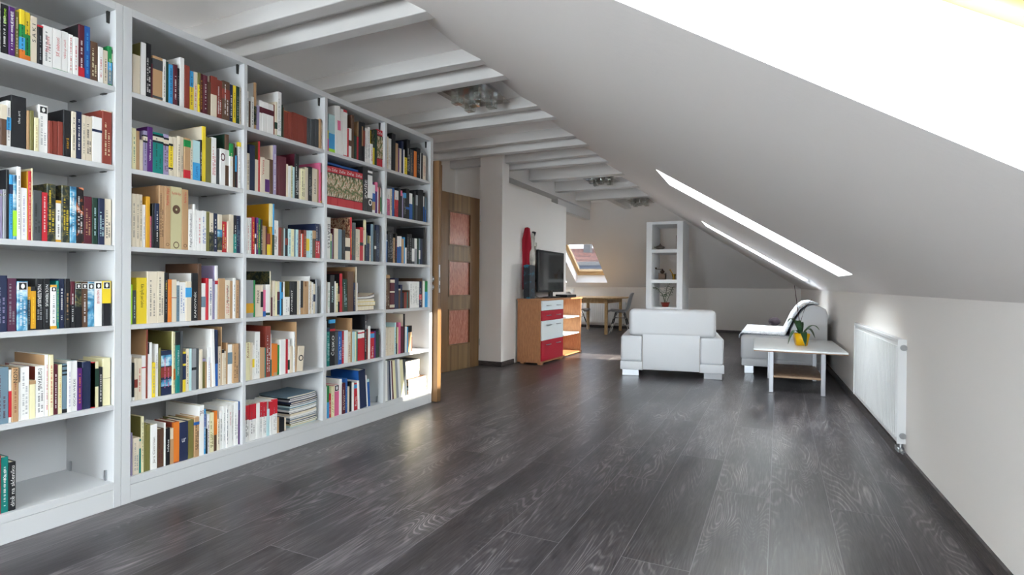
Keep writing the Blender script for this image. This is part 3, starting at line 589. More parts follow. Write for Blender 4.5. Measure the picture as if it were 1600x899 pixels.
# ------------------------------------------------------------------ piles of magazines and books lying flat
def lying(name, x0, x1, y0, y1, z0, th, cover, label, cat, group, rot=0, bend=0, pages='PAPER', spine=True):
    """a volume lying flat: soft cover folded round its spine, pages showing towards the room"""
    cx, cy = (x0+x1)/2, (y0+y1)/2; hx, hy = (x1-x0)/2, (y1-y0)/2
    t = tag(bpy.data.objects.new(name, None), label, cat, group)
    bpy.data.objects.remove(t)
    def P(u, v, k): return Vector((u*hx, v*hy, k*th + bend*(u*u*.3+max(0, v)**2)))
    bm = bmesh.new(); tc = min(.0025, th*.22); f = tc/th
    for k0, k1 in ((0, f), (1-f, 1)):
        A = [[bm.verts.new(P(u/3, v/3, k)) for v in range(-3, 4)] for k in (k0, k1) for u in (-3, -1, 1, 3)]
        for s in (0, 4):
            for i in range(3):
                for j in range(6): bm.faces.new((A[s+i][j], A[s+i+1][j], A[s+i+1][j+1], A[s+i][j+1]))
        for i in range(3):
            for j in (0, 6): bm.faces.new((A[i][j], A[i+1][j], A[i+5][j], A[i+4][j]))
        for j in range(6):
            for i in (0, 3): bm.faces.new((A[i][j], A[i][j+1], A[i+4][j+1], A[i+4][j]))
    q = [bm.verts.new(P(u, -1, k)) for u, k in ((-1, 0), (1, 0), (1, 1), (-1, 1))]; bm.faces.new(q)
    o = obj(name, fix(bm), cmat(cover), loc=(cx, cy, z0), rotz=rot)
    tag(o, label, cat, group)
    bm = bmesh.new()
    A = [[bm.verts.new(P(u/3*.985, -.985+(v+3)/6*1.975, k)) for v in range(-3, 4)] for k in (f, 1-f) for u in (-3, 3)]
    for a, c in ((0, 1), (2, 3), (0, 2), (1, 3)):
        for j in range(6): bm.faces.new((A[a][j], A[c][j], A[c][j+1], A[a][j+1]))
    bm.faces.new((A[0][0], A[1][0], A[3][0], A[2][0])); bm.faces.new((A[0][6], A[1][6], A[3][6], A[2][6]))
    obj('page_block', fix(bm), PAPER if pages == 'PAPER' else bcol(pages), o)
    return o
zz = ZS[5]+.001
mc = 'l j k e z w c k w z l k n e k z'.split()
place = ['lowest', 'second lowest', 'third lowest', 'fourth lowest', 'fifth lowest', 'sixth lowest', 'seventh lowest', 'eighth lowest', 'eighth highest', 'seventh highest', 'sixth highest', 'fifth highest', 'fourth highest', 'third highest', 'second highest', 'topmost']
for i, c in enumerate(mc):
    th = .0112; dx = rnd.uniform(-.007, .007); dy = rnd.uniform(-.006, .006)
    lying('magazine', XF-.285+dx, XF-.035+dx, 2.452+dy, 2.668+dy, zz, th, c, '%s magazine %s, %s in the flat pile on the bottom shelf' % (cname(c), 'with glossy picture cover' if i == 15 else 'with dark-edged cover' if c in 'kn' else 'lying flat', place[i]), 'magazine', 'magazines piled on the bottom shelf', rnd.uniform(-.03, .03), .006 if i > 4 else .002, 'w' if i % 3 else 'PAPER')
    zz += th+.0006
# pile of small books and papers, fourth shelf of the fourth column
zz = ZS[3]+.001
for i, (c, th, x, yy, bend, nm) in enumerate([('m', .034, .12, 0, 0, 'thick book with maroon cover'), ('y', .028, .12, .008, 0, 'book with yellow cover'), ('c', .017, .11, .002, 0, 'thin cream book'), ('w', .012, .15, .002, .014, 'sheaf of white paper curling upward'), ('R', .004, .14, .003, .02, 'thin rust-red booklet')]):
    lying('book' if i < 3 else 'booklet', XF-.02-x-.02, XF-.03, 3.035+yy, 3.215+yy*2, zz, th, c, '%s, %s of the flat pile on the fourth shelf' % (nm, ['lowest', 'second', 'third', 'fourth', 'topmost'][i]), 'book' if i < 3 else 'booklet', 'flat pile on the fourth shelf', 0, bend, 'w' if i == 3 else 'PAPER')
    zz += th+.0006 + (.002 if bend else 0)
# pile beside the record sleeves, bottom shelf of the last column
zz = ZS[5]+.001
pl = ['lowest', 'second lowest', 'third lowest', 'fourth lowest', 'fifth lowest', 'sixth lowest', 'fifth highest', 'fourth highest', 'third highest', 'second highest', 'topmost']
for i, (c, th) in enumerate([('t', .02), ('R', .012), ('l', .02), ('n', .012), ('t', .026), ('h', .024), ('w', .012), ('b', .028), ('l', .024), ('w', .034), ('k', .042)]):
    wide = .25 if i < 6 else .19; dy = rnd.uniform(-.004, .004)
    lying('book', XF-.2, XF-.02-(.03 if i > 5 else 0), 3.628+dy, 3.628+wide+dy, zz, th, c, '%s book lying flat, %s in the sunlit pile by the bookcase end' % (cname(c), pl[i]), 'book', 'sunlit flat pile on the bottom shelf', 0, .003, 'PAPER')
    zz += th+.0006
BLUE_Z = .2635
lying('magazine', -2.905, -2.615, 2.767, 2.997, ZS[1]+BLUE_Z, .016, 'b', 'blue magazine lying on top of the red animal volumes', 'magazine', None, math.pi/2, 0)

# ------------------------------------------------------------------ wooden doors
VEN = stripe_wood('walnut_veneer_bands', '644a30', '94774f', True, 22, .42)
VENR = stripe_wood('walnut_veneer_frame', '694a2e', '85643f', True, 8, .4)
DGL = noise_mat('rippled_amber_glass', [(.3, 'a05e4c'), (.7, 'd0917c')], (30, 30, 5), 4, .25, 4, .5, bump=.6)
def door_leaf(name, loc, rotz, W=.75, H=2.03, T=.042):
    t = bpy.data.objects.new(name, None); COL.objects.link(t); t.location = loc; t.rotation_euler = (0, 0, rotz); struct(t)
    rows = [(0, .287), (.707, .852), (1.265, 1.43), (1.83, H)]
    b = bmesh.new(); s = .17
    box(b, 0, s, -T/2, T/2, 0, H, bev=.002); box(b, W-s, W, -T/2, T/2, 0, H, bev=.002); obj('door_stile', b, VENR, t)
    for z0, z1 in rows: obj('door_rail', bx(s, W-s, -T/2+.001, T/2-.001, z0, z1), VEN, t)
    for z0, z1 in ((.287, .707), (.852, 1.265), (1.43, 1.83)):
        obj('door_glass', bx(s, W-s, -.004, .004, z0, z1), DGL, t)
        b = bmesh.new()
        for sgn in (-1, 1):
            a, c = sorted((sgn*T/2, sgn*.008)); a2, c2 = (a-.004, c) if sgn < 0 else (a, c+.004); m = .016
            box(b, s, s+m, a2, c2, z0, z1); box(b, W-s-m, W-s, a2, c2, z0, z1); box(b, s+m, W-s-m, a2, c2, z0, z0+m); box(b, s+m, W-s-m, a2, c2, z1-m, z1)
        obj('glazing_bead', b, VENR, t)
    return t
# far leaf, seen face on; rotation along its own line
ang = math.atan2(5.939-5.19, -3.307+3.408)
d1 = door_leaf('door_1', (-3.408, 5.19, .004), ang)
b = bmesh.new()
for z in (.25, 1.75): cyl(b, (.752, -.026, z), (.752, -.026, z+.08), .008)
obj('door_hinge', b, METAL, d1)
# near leaf stands open, edge on, against the end of the bookcase
d2 = door_leaf('door_2', (-3.33, 3.963, .004), 0)
b = bmesh.new(); box(b, .7501, .7515, -.008, .012, .92, 1.155, bev=.0006, seg=1); box(b, .751, .7525, -.003, .007, 1.02, 1.05, mi=1); box(b, .751, .7525, -.003, .007, .955, .985, mi=1)
obj('lock_plate', b, [METAL, DARKMETAL], d2)
b = bmesh.new()
for sgn in (-1, 1):
    cyl(b, (.69, sgn*.021, 1.035), (.69, sgn*.028, 1.035), .026, seg=24); cyl(b, (.69, sgn*.028, 1.035), (.69, sgn*.058, 1.035), .009)
    tube(b, [(.69, sgn*.055, 1.035), (.67, sgn*.058, 1.035), (.6, sgn*.056, 1.033)], .0085, 10)
obj('door_handle', b, METAL, d2, smooth=True)
b = bmesh.new()
for sgn in (-1, 1): cyl(b, (.69, sgn*.021, .965), (.69, sgn*.029, .965), .024, seg=24)
obj('key_rosette', b, METAL, d2, smooth=True)
obj('door_rebate', bx(.735, .7505, .021, .032, 0, 2.0), VENR, d2)

# ------------------------------------------------------------------ media cabinet
ORG = noise_mat('orange_beech', [(.3, '9c6845'), (.7, 'b27c54')], (3, 3, .8), 18, .45)
REDF = mat('red_lacquer', 'b01c30', .35); WHF = mat('white_lacquer', 'dfe6e8', .35)
CX0, CX1 = -2.985, -2.66
def cab_rot(t): return t
t = thing('drawer_cabinet', 'orange wooden drawer cabinet with white and red fronts under the television', 'cabinet', (-2.66, 6.37, 0), -.035)
W, D, H = .70, .32, .82
obj('side_panel', bx(-D, 0, 0, .018, .03, H-.022, bev=.001), ORG, t); obj('side_panel', bx(-D, 0, W-.018, W, .03, H-.022, bev=.001), ORG, t)
obj('top_board', bx(-D-.005, .016, -.012, W, H-.022, H, bev=.002), ORG, t); obj('bottom_board', bx(-D, .014, -.002, W, .02, .038, bev=.001), ORG, t)
obj('back_panel', bx(-D, -D+.006, .018, W-.018, .038, H-.022), WHF, t)
for z0, z1, m, nm in ((.675, .795, WHF, 'white drawer front'), (.548, .671, REDF, 'red drawer front'), (.3, .544, WHF, 'tall white drawer front'), (.042, .296, REDF, 'tall red drawer front')):
    b = bmesh.new(); box(b, .001, .018, .012, W-.002, z0, z1, bev=.0015)
    d = obj('drawer', b, m, t); d['label'] = nm
    zh = (z0+z1)/2 if z1-z0 < .2 else z1-.055
    for yc in (.2, .52):
        b = bmesh.new(); tube(b, [(.018, yc-.055, zh), (.036, yc-.055, zh), (.036, yc+.055, zh), (.018, yc+.055, zh)], .0055, 8); obj('handle', b, METAL, d, smooth=True)
for x in (-.28, -.04):
    for yc in (.04, W-.05): obj('foot', bx(x, x+.05, yc-.03, yc+.03, 0, .02), ORG, t)
t = thing('shelf_unit', 'orange wooden open shelf unit with two white shelves, right of the drawer cabinet', 'shelf unit', (-2.655, 7.075, 0), -.03)
W = .78
obj('side_panel', bx(-D, 0, 0, .018, .03, H-.022, bev=.001), ORG, t); obj('side_panel', bx(-D, .003, W-.018, W, .03, H-.022, bev=.001), ORG, t)
obj('top_board', bx(-D-.005, .016, 0, W+.012, H-.022, H, bev=.002), ORG, t); obj('bottom_board', bx(-D, .014, 0, W, .02, .038, bev=.001), ORG, t)
obj('back_panel', bx(-D, -D+.006, .018, W-.018, .038, H-.022), WHF, t)
for z in (.29, .53): obj('shelf', bx(-D+.007, -.02, .019, W-.019, z, z+.018, bev=.001), WHF, t)
for x in (-.28, -.04):
    for yc in (.05, W-.04): obj('foot', bx(x, x+.05, yc-.03, yc+.03, 0, .02), ORG, t)

# television
SCR = mat('dark_screen', '101214', .12, coat=.3); BLK = mat('black_plastic', '0c0d0f', .3)
t = thing('television', 'flat black television standing on the orange cabinet', 'television', (-2.815, 7.14, .8205))
b = bmesh.new(); box(b, -.035, 0, -.47, .47, .075, .635, bev=.006); obj('housing', b, BLK, t)
obj('screen', bx(-.001, .0015, -.445, .445, .105, .61), SCR, t)
b = bmesh.new(); lathe(b, [(.2, 0), (.2, .008), (.16, .014), (.05, .02)], seg=36); bmesh.ops.transform(b, matrix=Matrix.Diagonal((.6, 1, 1, 1)), verts=b.verts); box(b, -.03, -.005, -.06, .06, .01, .1, bev=.005); obj('stand', b, BLK, t, smooth=False)
obj('logo', bx(.0015, .0025, -.015, .015, .086, .094), METAL, t)
b = bmesh.new(); tube(b, [(-.03, -.4, .25), (-.06, -.5, .2), (-.08, -.53, .12), (-.06, -.48, .04), (-.04, -.36, .006), (-.06, -.2, .004)], .004, 8); obj('power_cable', b, BLK, t, smooth=True)
t = thing('disc_player', 'slim black and silver disc player on the cabinet below the television', 'disc player', (-2.74, 7.53, .8205), -.05)
b = bmesh.new(); box(b, -.1, .08, -.17, .17, .004, .036, bev=.006); obj('body', b, BLK, t); b = bmesh.new(); box(b, -.1, .078, -.168, .168, .036, .042, bev=.002); obj('lid', b, METAL, t)

# draped figure and gift bag by the wall
RCL = mat('red_cloth', 'a51c30', .9, bump=.4, bscale=120); STN = noise_mat('pale_carved_wood', [(.35, '9a958c'), (.65, 'd6d2c8')], (1, 1, .6), 14, .7)
t = thing('carved_figure', 'tall pale carved figure with a red cloth over it, left of the television', 'figure', (-2.89, 6.64, .8205))
b = bmesh.new()
lathe(b, [(.045, 0), (.05, .02), (.03, .05), (.032, .3), (.045, .42), (.055, .5), (.05, .6), (.028, .66), (.022, .69), (.034, .74), (.038, .78), (.028, .83), (.008, .85)], seg=16)
bmesh.ops.transform(b, matrix=Matrix.Diagonal((.7, 1, 1, 1)), verts=b.verts)
box(b, -.015, .015, .02, .11, .68, .73, bev=.006); box(b, -.012, .012, .075, .11, .56, .69, bev=.005)
obj('body', b, STN, t, smooth=True)
b = bmesh.new(); cyl(b, (0, .012, .8), (.004, .03, .862), .02, .028, 12); obj('cap', b, BLK, t)
t2 = bmesh.new()
def cloth(u, v):
    z = .925-.8*u; w = .035+.035*math.sin(min(1, u*1.6)*2.6)*(1 if u < .6 else 1-(u-.6)*.9); c = -.012*math.sin(u*3)-.01*max(0, u-.6)
    return Vector((c+(v-.5)*2*w, -.012*math.sin(v*10+u*3)-.02*math.sin(u*7)*.5, z-.03*abs(v-.45)))
grid_surf(t2, cloth, 18, 8)
o = obj('cloth', t2, RCL, smooth=True); tag(o, 'red cloth hanging down the left side of the pale carved figure', 'cloth'); o.location = (-2.952, 6.6, .8205)
m = o.modifiers.new('solid', 'SOLIDIFY'); m.thickness = .012
BAG = noise_mat('dark_blue_picture_bag', [(.35, '14181f'), (.55, '1b222c'), (.6, '1e5a70'), (.75, '2c7890')], (1, 1, 1.6), 7, .5, 2, .4)
b = bmesh.new(); prism(b, [(-.04, 0), (.045, 0), (.045, .42), (.0, .43), (-.04, .42)], -.085, .085, 'Y')
o = obj('gift_bag', fix(b), BAG, loc=(-2.865, 6.475, .8205)); tag(o, 'dark blue gift bag standing in front of the carved figure', 'bag')

# ------------------------------------------------------------------ white armchair, back to the camera
LEA = mat('white_leather', 'cfd0d4', .5, bump=.15, bscale=160, var=.04, vscale=3); SEAM = mat('leather_seam', 'a9a19a', .7); ALU = mat('satin_aluminium', 'b4b6bc', .35, .9)
def soft(x0, x1, y0, y1, z0, z1, r=.03, seg=4): return bx(x0, x1, y0, y1, z0, z1, bev=r, seg=seg)
def piping(x0, x1, y, z0, z1, r=.0025):
    return tube(bmesh.new(), [(x0, y, z0), (x1, y, z0), (x1, y, z1), (x0, y, z1), (x0, y, z0)], r, 6)
t = thing('armchair', 'white leather armchair seen from behind on aluminium block feet', 'armchair', (-1.472, 6.124, 0), math.radians(9.5))
AW0, AW1 = -.11, .97
obj('seat_base', soft(.12, .73, .02, .96, .075, .33, .015), LEA, t, True)
for x0, x1 in ((AW0, .127), (.727, AW1)):
    a = obj('armrest', soft(x0, x1, .0, 1.0, .155, .442, .028, 5), LEA, t, True)
    obj('lower_border', soft(x0-.004, x1+.004, -.004, 1.004, .066, .157, .008), LEA, a, True)
obj('back_frame', soft(.125, .729, -.006, .14, .073, .5, .006, 2), LEA, t, True)
bk = obj('backrest', soft(-.02, .89, -.012, .25, .44, .735, .045, 6), LEA, t, True)
b = bmesh.new(); tube(b, [(.127, -.008, .076), (.127, -.008, .437)], .003, 6); tube(b, [(.727, -.008, .076), (.727, -.008, .437)], .003, 6); obj('seam', b, SEAM, bk)
obj('seat_cushion', soft(.13, .725, .22, 1.0, .32, .475, .05, 5), LEA, t, True)
for x0, x1 in ((-.09, .09), (.77, .955)):
    for y in (.01, .86): obj('foot', bx(x0, x1, y, y+.1, 0, .068, bev=.003), ALU, t)

# ------------------------------------------------------------------ chaise sofa against the right wall
t = thing('chaise_sofa', 'white leather chaise sofa against the right wall behind the coffee table', 'sofa', (-.39, 6.93, 0), math.radians(1.7)*0)
obj('seat_base', soft(.0, .86, 0, 1.75, .15, .445, .045, 5), LEA, t, True)
obj('lower_border', soft(.01, .865, .005, 1.74, .085, .17, .01), LEA, t, True)
poly = [(.5, .40), (.52, .52), (.57, .64), (.63, .735), (.68, .785), (.74, .80), (.80, .785), (.855, .755), (.873, .70), (.875, .40)]
b = bmesh.new(); prism(b, poly, 0, 1.72, 'Y'); fix(b)
bmesh.ops.bevel(b, geom=[e for e in b.edges if abs(e.verts[0].co.y-e.verts[1].co.y) < 1e-4], offset=.02, segments=3, profile=.5, affect='EDGES')
obj('backrest', b, LEA, t, True)
for x in (.04, .75):
    for y in (.02, 1.6): obj('foot', bx(x, x+.1, y, y+.1, 0, .09, bev=.003), ALU, t)
THR = noise_mat('patterned_throw', [(.42, 'eef1f6'), (.49, 'dfe4ec'), (.52, '66728f'), (.55, 'eceff4'), (.62, 'e6eaf0'), (.64, '7682a0'), (.67, 'f0f2f6')], (1, 1, 1), 12, .9, 2, 1.5)
def throw(u, v):
    s = u*1.33
    y = .03+v*1.5
    if s < .05: x, z = -.014, .40+s
    elif s < .52: x, z = s-.06, .452+.004*math.sin(y*17+s*9)
    else:
        q = s-.52; pts = [(.46, .455), (.49, .52), (.545, .65), (.61, .75), (.67, .802), (.74, .816), (.79, .806)]
        k = min(q/.81*6, 5.999); i = int(k); f = k-i; x = pts[i][0]*(1-f)+pts[i+1][0]*f; z = pts[i][1]*(1-f)+pts[i+1][1]*f
    return Vector((x, y, z))
b = grid_surf(bmesh.new(), throw, 44, 30)
o = obj('throw_blanket', b, THR, smooth=True, loc=(-.39, 6.93, 0)); tag(o, 'white throw with a fine blue-grey line pattern over the sofa seat and back', 'blanket')
m = o.modifiers.new('solid', 'SOLIDIFY'); m.thickness = .008; m.offset = 1
b = bmesh.new(); bmesh.ops.create_uvsphere(b, u_segments=24, v_segments=16, radius=.075); bmesh.ops.transform(b, matrix=Matrix.Diagonal((1, .9, .8, 1)), verts=b.verts)
o = obj('round_cushion', b, mat('dark_plush', '2a2026', .95, bump=.6, bscale=200), smooth=True, loc=(-.05, 8.56, .513)); tag(o, 'small dark round cushion on the far end of the sofa seat', 'cushion')

# ------------------------------------------------------------------ coffee table
TTOP = mat('white_gloss_top', 'dfe3e6', .28); TSH = noise_mat('brown_beech_shelf', [(.3, '8a6f58'), (.7, 'a68a70')], (2, .8, 2), 12, .45)
TE = mat('brown_edge', '8c6a50', .6)
t = thing('coffee_table', 'low white coffee table with metal legs and a brown lower shelf', 'table', (-.205, 5.65, 0), math.radians(1.8))
b = bmesh.new(); box(b, 0, .765, 0, 1.22, .405, .4205, bev=.002); obj('tabletop', b, TTOP, t)
obj('edge_band', bx(.001, .764, .001, 1.219, .397, .4048), TE, t)
for x in (.135, .565):
    for y in (.125, .985):
        b = bmesh.new(); box(b, x, x+.038, y, y+.042, .002, .397, bev=.003); lg = obj('leg', b, ALU, t); obj('foot_pad', bx(x+.002, x+.036, y+.002, y+.04, 0, .003), BLK, lg)
b = bmesh.new(); box(b, .15, .59, .13, 1.02, .145, .163, bev=.001); obj('lower_shelf', b, TSH, t)

# orchid in a yellow pot
POT = mat('yellow_ceramic', 'f2b80e', .3); SOIL = mat('bark_soil', '3a2b20', .95, bump=1, bscale=60)
LEAF = noise_mat('orchid_leaf', [(.35, '1d3f22'), (.65, '2f5e33')], (1, 1, 1), 12, .35); STEM = mat('dry_stem', '4a2626', .7)
t = thing('potted_orchid', 'leafy orchid with two bare stems in a yellow pot on the coffee table', 'plant', (.205, 6.18, .4218), .25)
b = bmesh.new()
def sq(s, z): return [b.verts.new((x*s, y*s, z)) for x, y in ((-1, -1), (1, -1), (1, 1), (-1, 1))]
R = [sq(.045, 0), sq(.064, .12), sq(.058, .12), sq(.05, .1)]
b.faces.new(R[0][::-1])
for i in range(3):
    for k in range(4): b.faces.new((R[i][k], R[i][(k+1) % 4], R[i+1][(k+1) % 4], R[i+1][k]))
bmesh.ops.bevel(b, geom=[e for e in b.edges if len(e.link_faces) == 2], offset=.004, segments=2, affect='EDGES')
obj('pot', fix(b), POT, t, True)
obj('soil', bx(-.052, .052, -.052, .052, .085, .102, bev=.005), SOIL, t)
b = bmesh.new()
def leaf(b, base, az, L, W, up, droop, mi=0):
    dx, dy = math.cos(az), math.sin(az)
    def f(u, v):
        r = L*u; w = W*math.sin(math.pi*min(1, u*.93+.07))**.7*(v-.5)*2
        z = up*math.sin(u*1.9)*L-droop*u*u*L+.25*abs(w)
        return Vector((base[0]+dx*r-dy*w, base[1]+dy*r+dx*w, base[2]+z))
    grid_surf(b, f, 10, 4, mi)
for az, L, W, up, dr in ((3.3, .12, .03, .9, 1.6), (.2, .17, .02, .8, .45), (1.4, .12, .028, 1.3, .5), (4.7, .13, .03, .7, 1.4), (2.4, .13, .026, 1.5, .5), (5.6, .12, .03, 1.0, 1.1), (4.0, .1, .024, 1.8, .6)):
    leaf(b, (.01*math.cos(az), .01*math.sin(az), .1), az, L, W, up, dr)
o = obj('foliage', b, LEAF, t, True); m = o.modifiers.new('solid', 'SOLIDIFY'); m.thickness = .0025
b = bmesh.new(); tube(b, [(0, 0, .1), (-.015, .005, .22), (-.035, .0, .36), (-.07, -.01, .59)], [.004, .004, .0035, .0025], 8); tube(b, [(.0, 0, .12), (-.005, 0, .24), (.03, .01, .36), (.1, .02, .455)], [.004, .0035, .003, .002], 8)
obj('flower_stem', b, STEM, t, True)

# ------------------------------------------------------------------ radiators
RAD = mat('radiator_enamel', 'e4e5e6', .35)
def radiator(name, label, L, H, T, loc, rotz):
    """panel radiator, length along local x, face towards -y"""
    t = thing(name, label, 'radiator', loc, rotz)
    n = int(L/.05); b = bmesh.new()
    box(b, 0, L, .006, T-.004, 0, H-.012, bev=.004)
    obj('core', b, RAD, t)
    b = bmesh.new(); p = []
    for i in range(n):
        x = .03+i*(L-.06)/n; w = (L-.06)/n
        p += [(x, .006), (x+w*.12, 0), (x+w*.78, 0), (x+w*.9, .006)]
    p += [(L-.03, .006), (L-.03, .012), (.03, .012)]
    prism(b, p, .03, H-.045, 'Z'); obj('ribbed_panel', fix(b), RAD, t)
    b = bmesh.new()
    for i in range(int(L/.014)): box(b, .01+i*.014, .018+i*.014, .012, T-.012, H-.013, H-.005)
    box(b, 0, L, 0, .012, H-.02, H, bev=.003); box(b, 0, L, T-.012, T, H-.02, H, bev=.003); obj('top_grille', b, RAD, t)
    for x in (0, L):
        b = bmesh.new(); box(b, x-.003, x+.003, 0, T, .0, H-.002, bev=.002); e = obj('end_cap', b, RAD, t)
        s = -1 if x == 0 else 1
        for z in (.045, H-.05):
            b = bmesh.new(); cyl(b, (x+s*.003, T/2, z), (x+s*.013, T/2, z), .018, .016, 20); obj('vent_plug', b, METAL, e)
    b = bmesh.new()
    for x in (L*.15, L*.85): box(b, x-.02, x+.02, T, T+.034, H*.15, H*.85)
    obj('wall_bracket', b, RAD, t)
    b = bmesh.new(); cyl(b, (L-.05, T/2, -.002), (L-.05, T/2, -.05), .012); cyl(b, (L-.09, T/2, -.002), (L-.09, T/2, -.05), .012); box(b, L-.11, L-.03, T/2-.018, T/2+.018, -.06, -.03, bev=.005)
    cyl(b, (L-.03, T/2, -.045), (L+.02, T/2, -.045), .014, .011)
    cyl(b, (L-.05, T/2, -.045), (L-.05, T+.035, -.045), .008); obj('valve', b, METAL, t, False)
    return t
ra = math.atan(.0289)
radiator('radiator', 'white ribbed panel radiator on the right wall near the coffee table', 1.6, .6, .058, (.572, 5.43, .105), -math.pi/2+ra)
radiator('radiator', 'white radiator on the end wall behind the dining table', 1.15, .5, .06, (-4.3, 12.56, .12), 0)

# ------------------------------------------------------------------ ceiling lights, switched off
SMK = pane_mat('lamp_plate_glass', (.82, .8, .78, 1)); CUP = pane_mat('lamp_crystal', (.9, .92, .88, 1))
for _m, _f in ((SMK, .18), (CUP, .42)): _m.node_tree.nodes['Mix Shader'].inputs[0].default_value = _f
def ceiling_light(x, y, label, rot=0):
    t = thing('ceiling_light', label, 'ceiling light', (x, y, ZC), rot, 'chrome and glass ceiling lights')
    b = bmesh.new(); box(b, -.14, .14, -.14, .14, -.045, -.001, bev=.003); obj('base', b, CHROME, t)
    for z, s, a in ((-.066, .19, 0), (-.086, .215, .0)):
        b = bmesh.new(); box(b, -s, s, -s, s, z, z+.005, bev=.001, seg=1); obj('glass_plate', b, SMK, t)
    for i, (px, py) in enumerate(((-.1, -.1), (.1, -.1), (-.1, .1), (.1, .1), (0, 0))):
        b = bmesh.new(); cyl(b, (px, py, -.045), (px, py, -.1), .014); s = obj('lamp_holder', b, CHROME, t, False)
        b = bmesh.new(); box(b, px-.036, px+.036, py-.036, py+.036, -.155, -.09, bev=.007, seg=2); obj('glass_shade', b, CUP, s)
        b = bmesh.new(); cyl(b, (px, py, -.1), (px, py, -.125), .006); obj('bulb', b, METAL, s)
    return t
ceiling_light(-2.2, 3.87, 'square chrome and glass ceiling light nearest the camera, between the beams')
ceiling_light(-2.27, 7.6, 'second square glass ceiling light, between the far beams, catching daylight')
ceiling_light(-2.24, 9.9, 'farthest square glass ceiling light, above the room divider')

# ------------------------------------------------------------------ room divider with shelves
t = thing('room_divider', 'white plastered divider column with open niches and shelves at the far end', 'divider', (-2.14, 10.0, 0))
DW = mat('divider_plaster', 'e9eaec', .7, bump=.1, bscale=60)
obj('upright', bx(0, .1, 0, .74, 0, 2.13, bev=.004), DW, t); obj('upright', bx(.53, .63, 0, .74, 0, 2.13, bev=.004), DW, t)
obj('top_panel', bx(.1, .53, 0, .74, 2.08, 2.13), DW, t)
for z in (1.64, 1.105, .62): obj('shelf', bx(.1, .53, 0, .74, z-.06, z), DW, t)
SIL = mat('tarnished_silver', '8a7f78', .3, 1); BRS = mat('old_brass', 'b08a3a', .3, 1); BRZ = mat('dark_bronze', '54443a', .4, .8)
t = thing('teapot', 'squat round silver pot on the upper niche shelf', 'pot', (-1.935, 10.2, 1.641))
b = lathe(bmesh.new(), [(.03, 0), (.035, .008), (.07, .02), (.085, .042), (.07, .065), (.035, .075)]); obj('body', b, SIL, t, True)
b = lathe(bmesh.new(), [(.036, .074), (.03, .084), (.008, .09), (.012, .1), (.006, .112)]); obj('lid', b, SIL, t, True)
b = tube(bmesh.new(), [(-.06, 0, .04), (-.095, 0, .045), (-.105, 0, .06)], [.012, .009, .007]); obj('spout', b, SIL, t, True)
t = thing('coffee_grinder', 'old bronze coffee grinder with a crank on the middle niche shelf', 'coffee grinder', (-1.89, 10.2, 1.106))
b = bmesh.new(); box(b, -.062, .062, -.062, .062, 0, .012, bev=.002); box(b, -.052, .052, -.052, .052, .012, .1, bev=.004); box(b, -.06, .06, -.06, .06, .1, .11, bev=.002)
for x in (-.055, .055):
    for y in (-.055, .055): cyl(b, (x, y, .01), (x, y, .125), .006)
obj('body', b, BRZ, t)
b = lathe(bmesh.new(), [(.02, .11), (.04, .135), (.042, .15), (.02, .168), (.01, .185)]); obj('hopper', b, BRZ, t, True)
b = bmesh.new(); cyl(b, (0, 0, .18), (0, 0, .195), .007); tube(b, [(0, 0, .19), (-.06, 0, .185), (-.115, 0, .19)], .005); lathe(b, [(.01, .19), (.015, .2), (.015, .215), (.006, .222)], (-.115, 0, 0), 12); obj('crank', b, BRZ, t, True)
t = thing('brass_mortar', 'small brass vessel with a slanting handle beside the coffee grinder', 'vessel', (-1.69, 10.2, 1.106))
b = lathe(bmesh.new(), [(.035, 0), (.03, .01), (.022, .03), (.03, .07), (.042, .1), (.04, .1), (.02, .05)]); obj('cup', b, BRS, t, True)
b = tube(bmesh.new(), [(0, 0, .06), (-.03, 0, .12), (-.06, 0, .165), (-.07, 0, .18)], [.008, .008, .01, .016]); obj('pestle', b, BRS, t, True)
b = bmesh.new(); box(b, -.006, .006, -.09, .09, .01, .25, bev=.003); cyl(b, (0, 0, 0), (0, 0, .012), .03); cyl(b, (0, 0, .25), (0, 0, .27), .01)
o = obj('dark_ornament', b, BRZ, loc=(-1.632, 10.2, 1.641)); tag(o, 'thin dark ornament on edge beside the right upright of the upper niche', 'ornament')
# plant in the lowest niche
t = thing('potted_plant', 'small plant with arching feathery stems in a red pot, lower divider niche', 'plant', (-1.82, 10.12, .621))
b = lathe(bmesh.new(), [(.05, 0), (.055, .005), (.075, .07), (.085, .075), (.08, .08), (.06, .075)]); obj('pot', b, mat('dark_red_glaze', '7a2a22', .4), t, True)
GL = mat('plant_green', '2e5230', .5)
stems = [[(-.01, 0, .07), (-.05, 0, .22), (-.14, 0, .32), (-.26, .0, .335), (-.34, 0, .35)], [(0, 0, .07), (.005, 0, .2), (.02, .01, .33), (.07, .02, .42), (.12, .02, .46)], [(.015, 0, .07), (.06, 0, .18), (.1, 0, .28), (.125, 0, .35)], [(0, 0, .07), (-.02, -.01, .16), (-.015, -.02, .22)]]
b = bmesh.new()
for s in stems: tube(b, s, .0045, 6)
obj('stem', b, mat('plant_stem', '4d5a38', .6), t, True)
b = bmesh.new(); r2 = random.Random(3)
for s in stems:
    P = [Vector(p) for p in s]
    for i in range(1, len(P)):
        for k in range(4):
            p = P[i-1].lerp(P[i], k/4+.1)
            if p.z < .17: continue
            for sg in (-1, 1): leaf(b, p, r2.uniform(-.5, .5)+(0 if sg > 0 else math.pi), r2.uniform(.04, .055), .012, r2.uniform(.2, .8), r2.uniform(0, .8))
o = obj('foliage', b, GL, t, True); m = o.modifiers.new('solid', 'SOLIDIFY'); m.thickness = .002

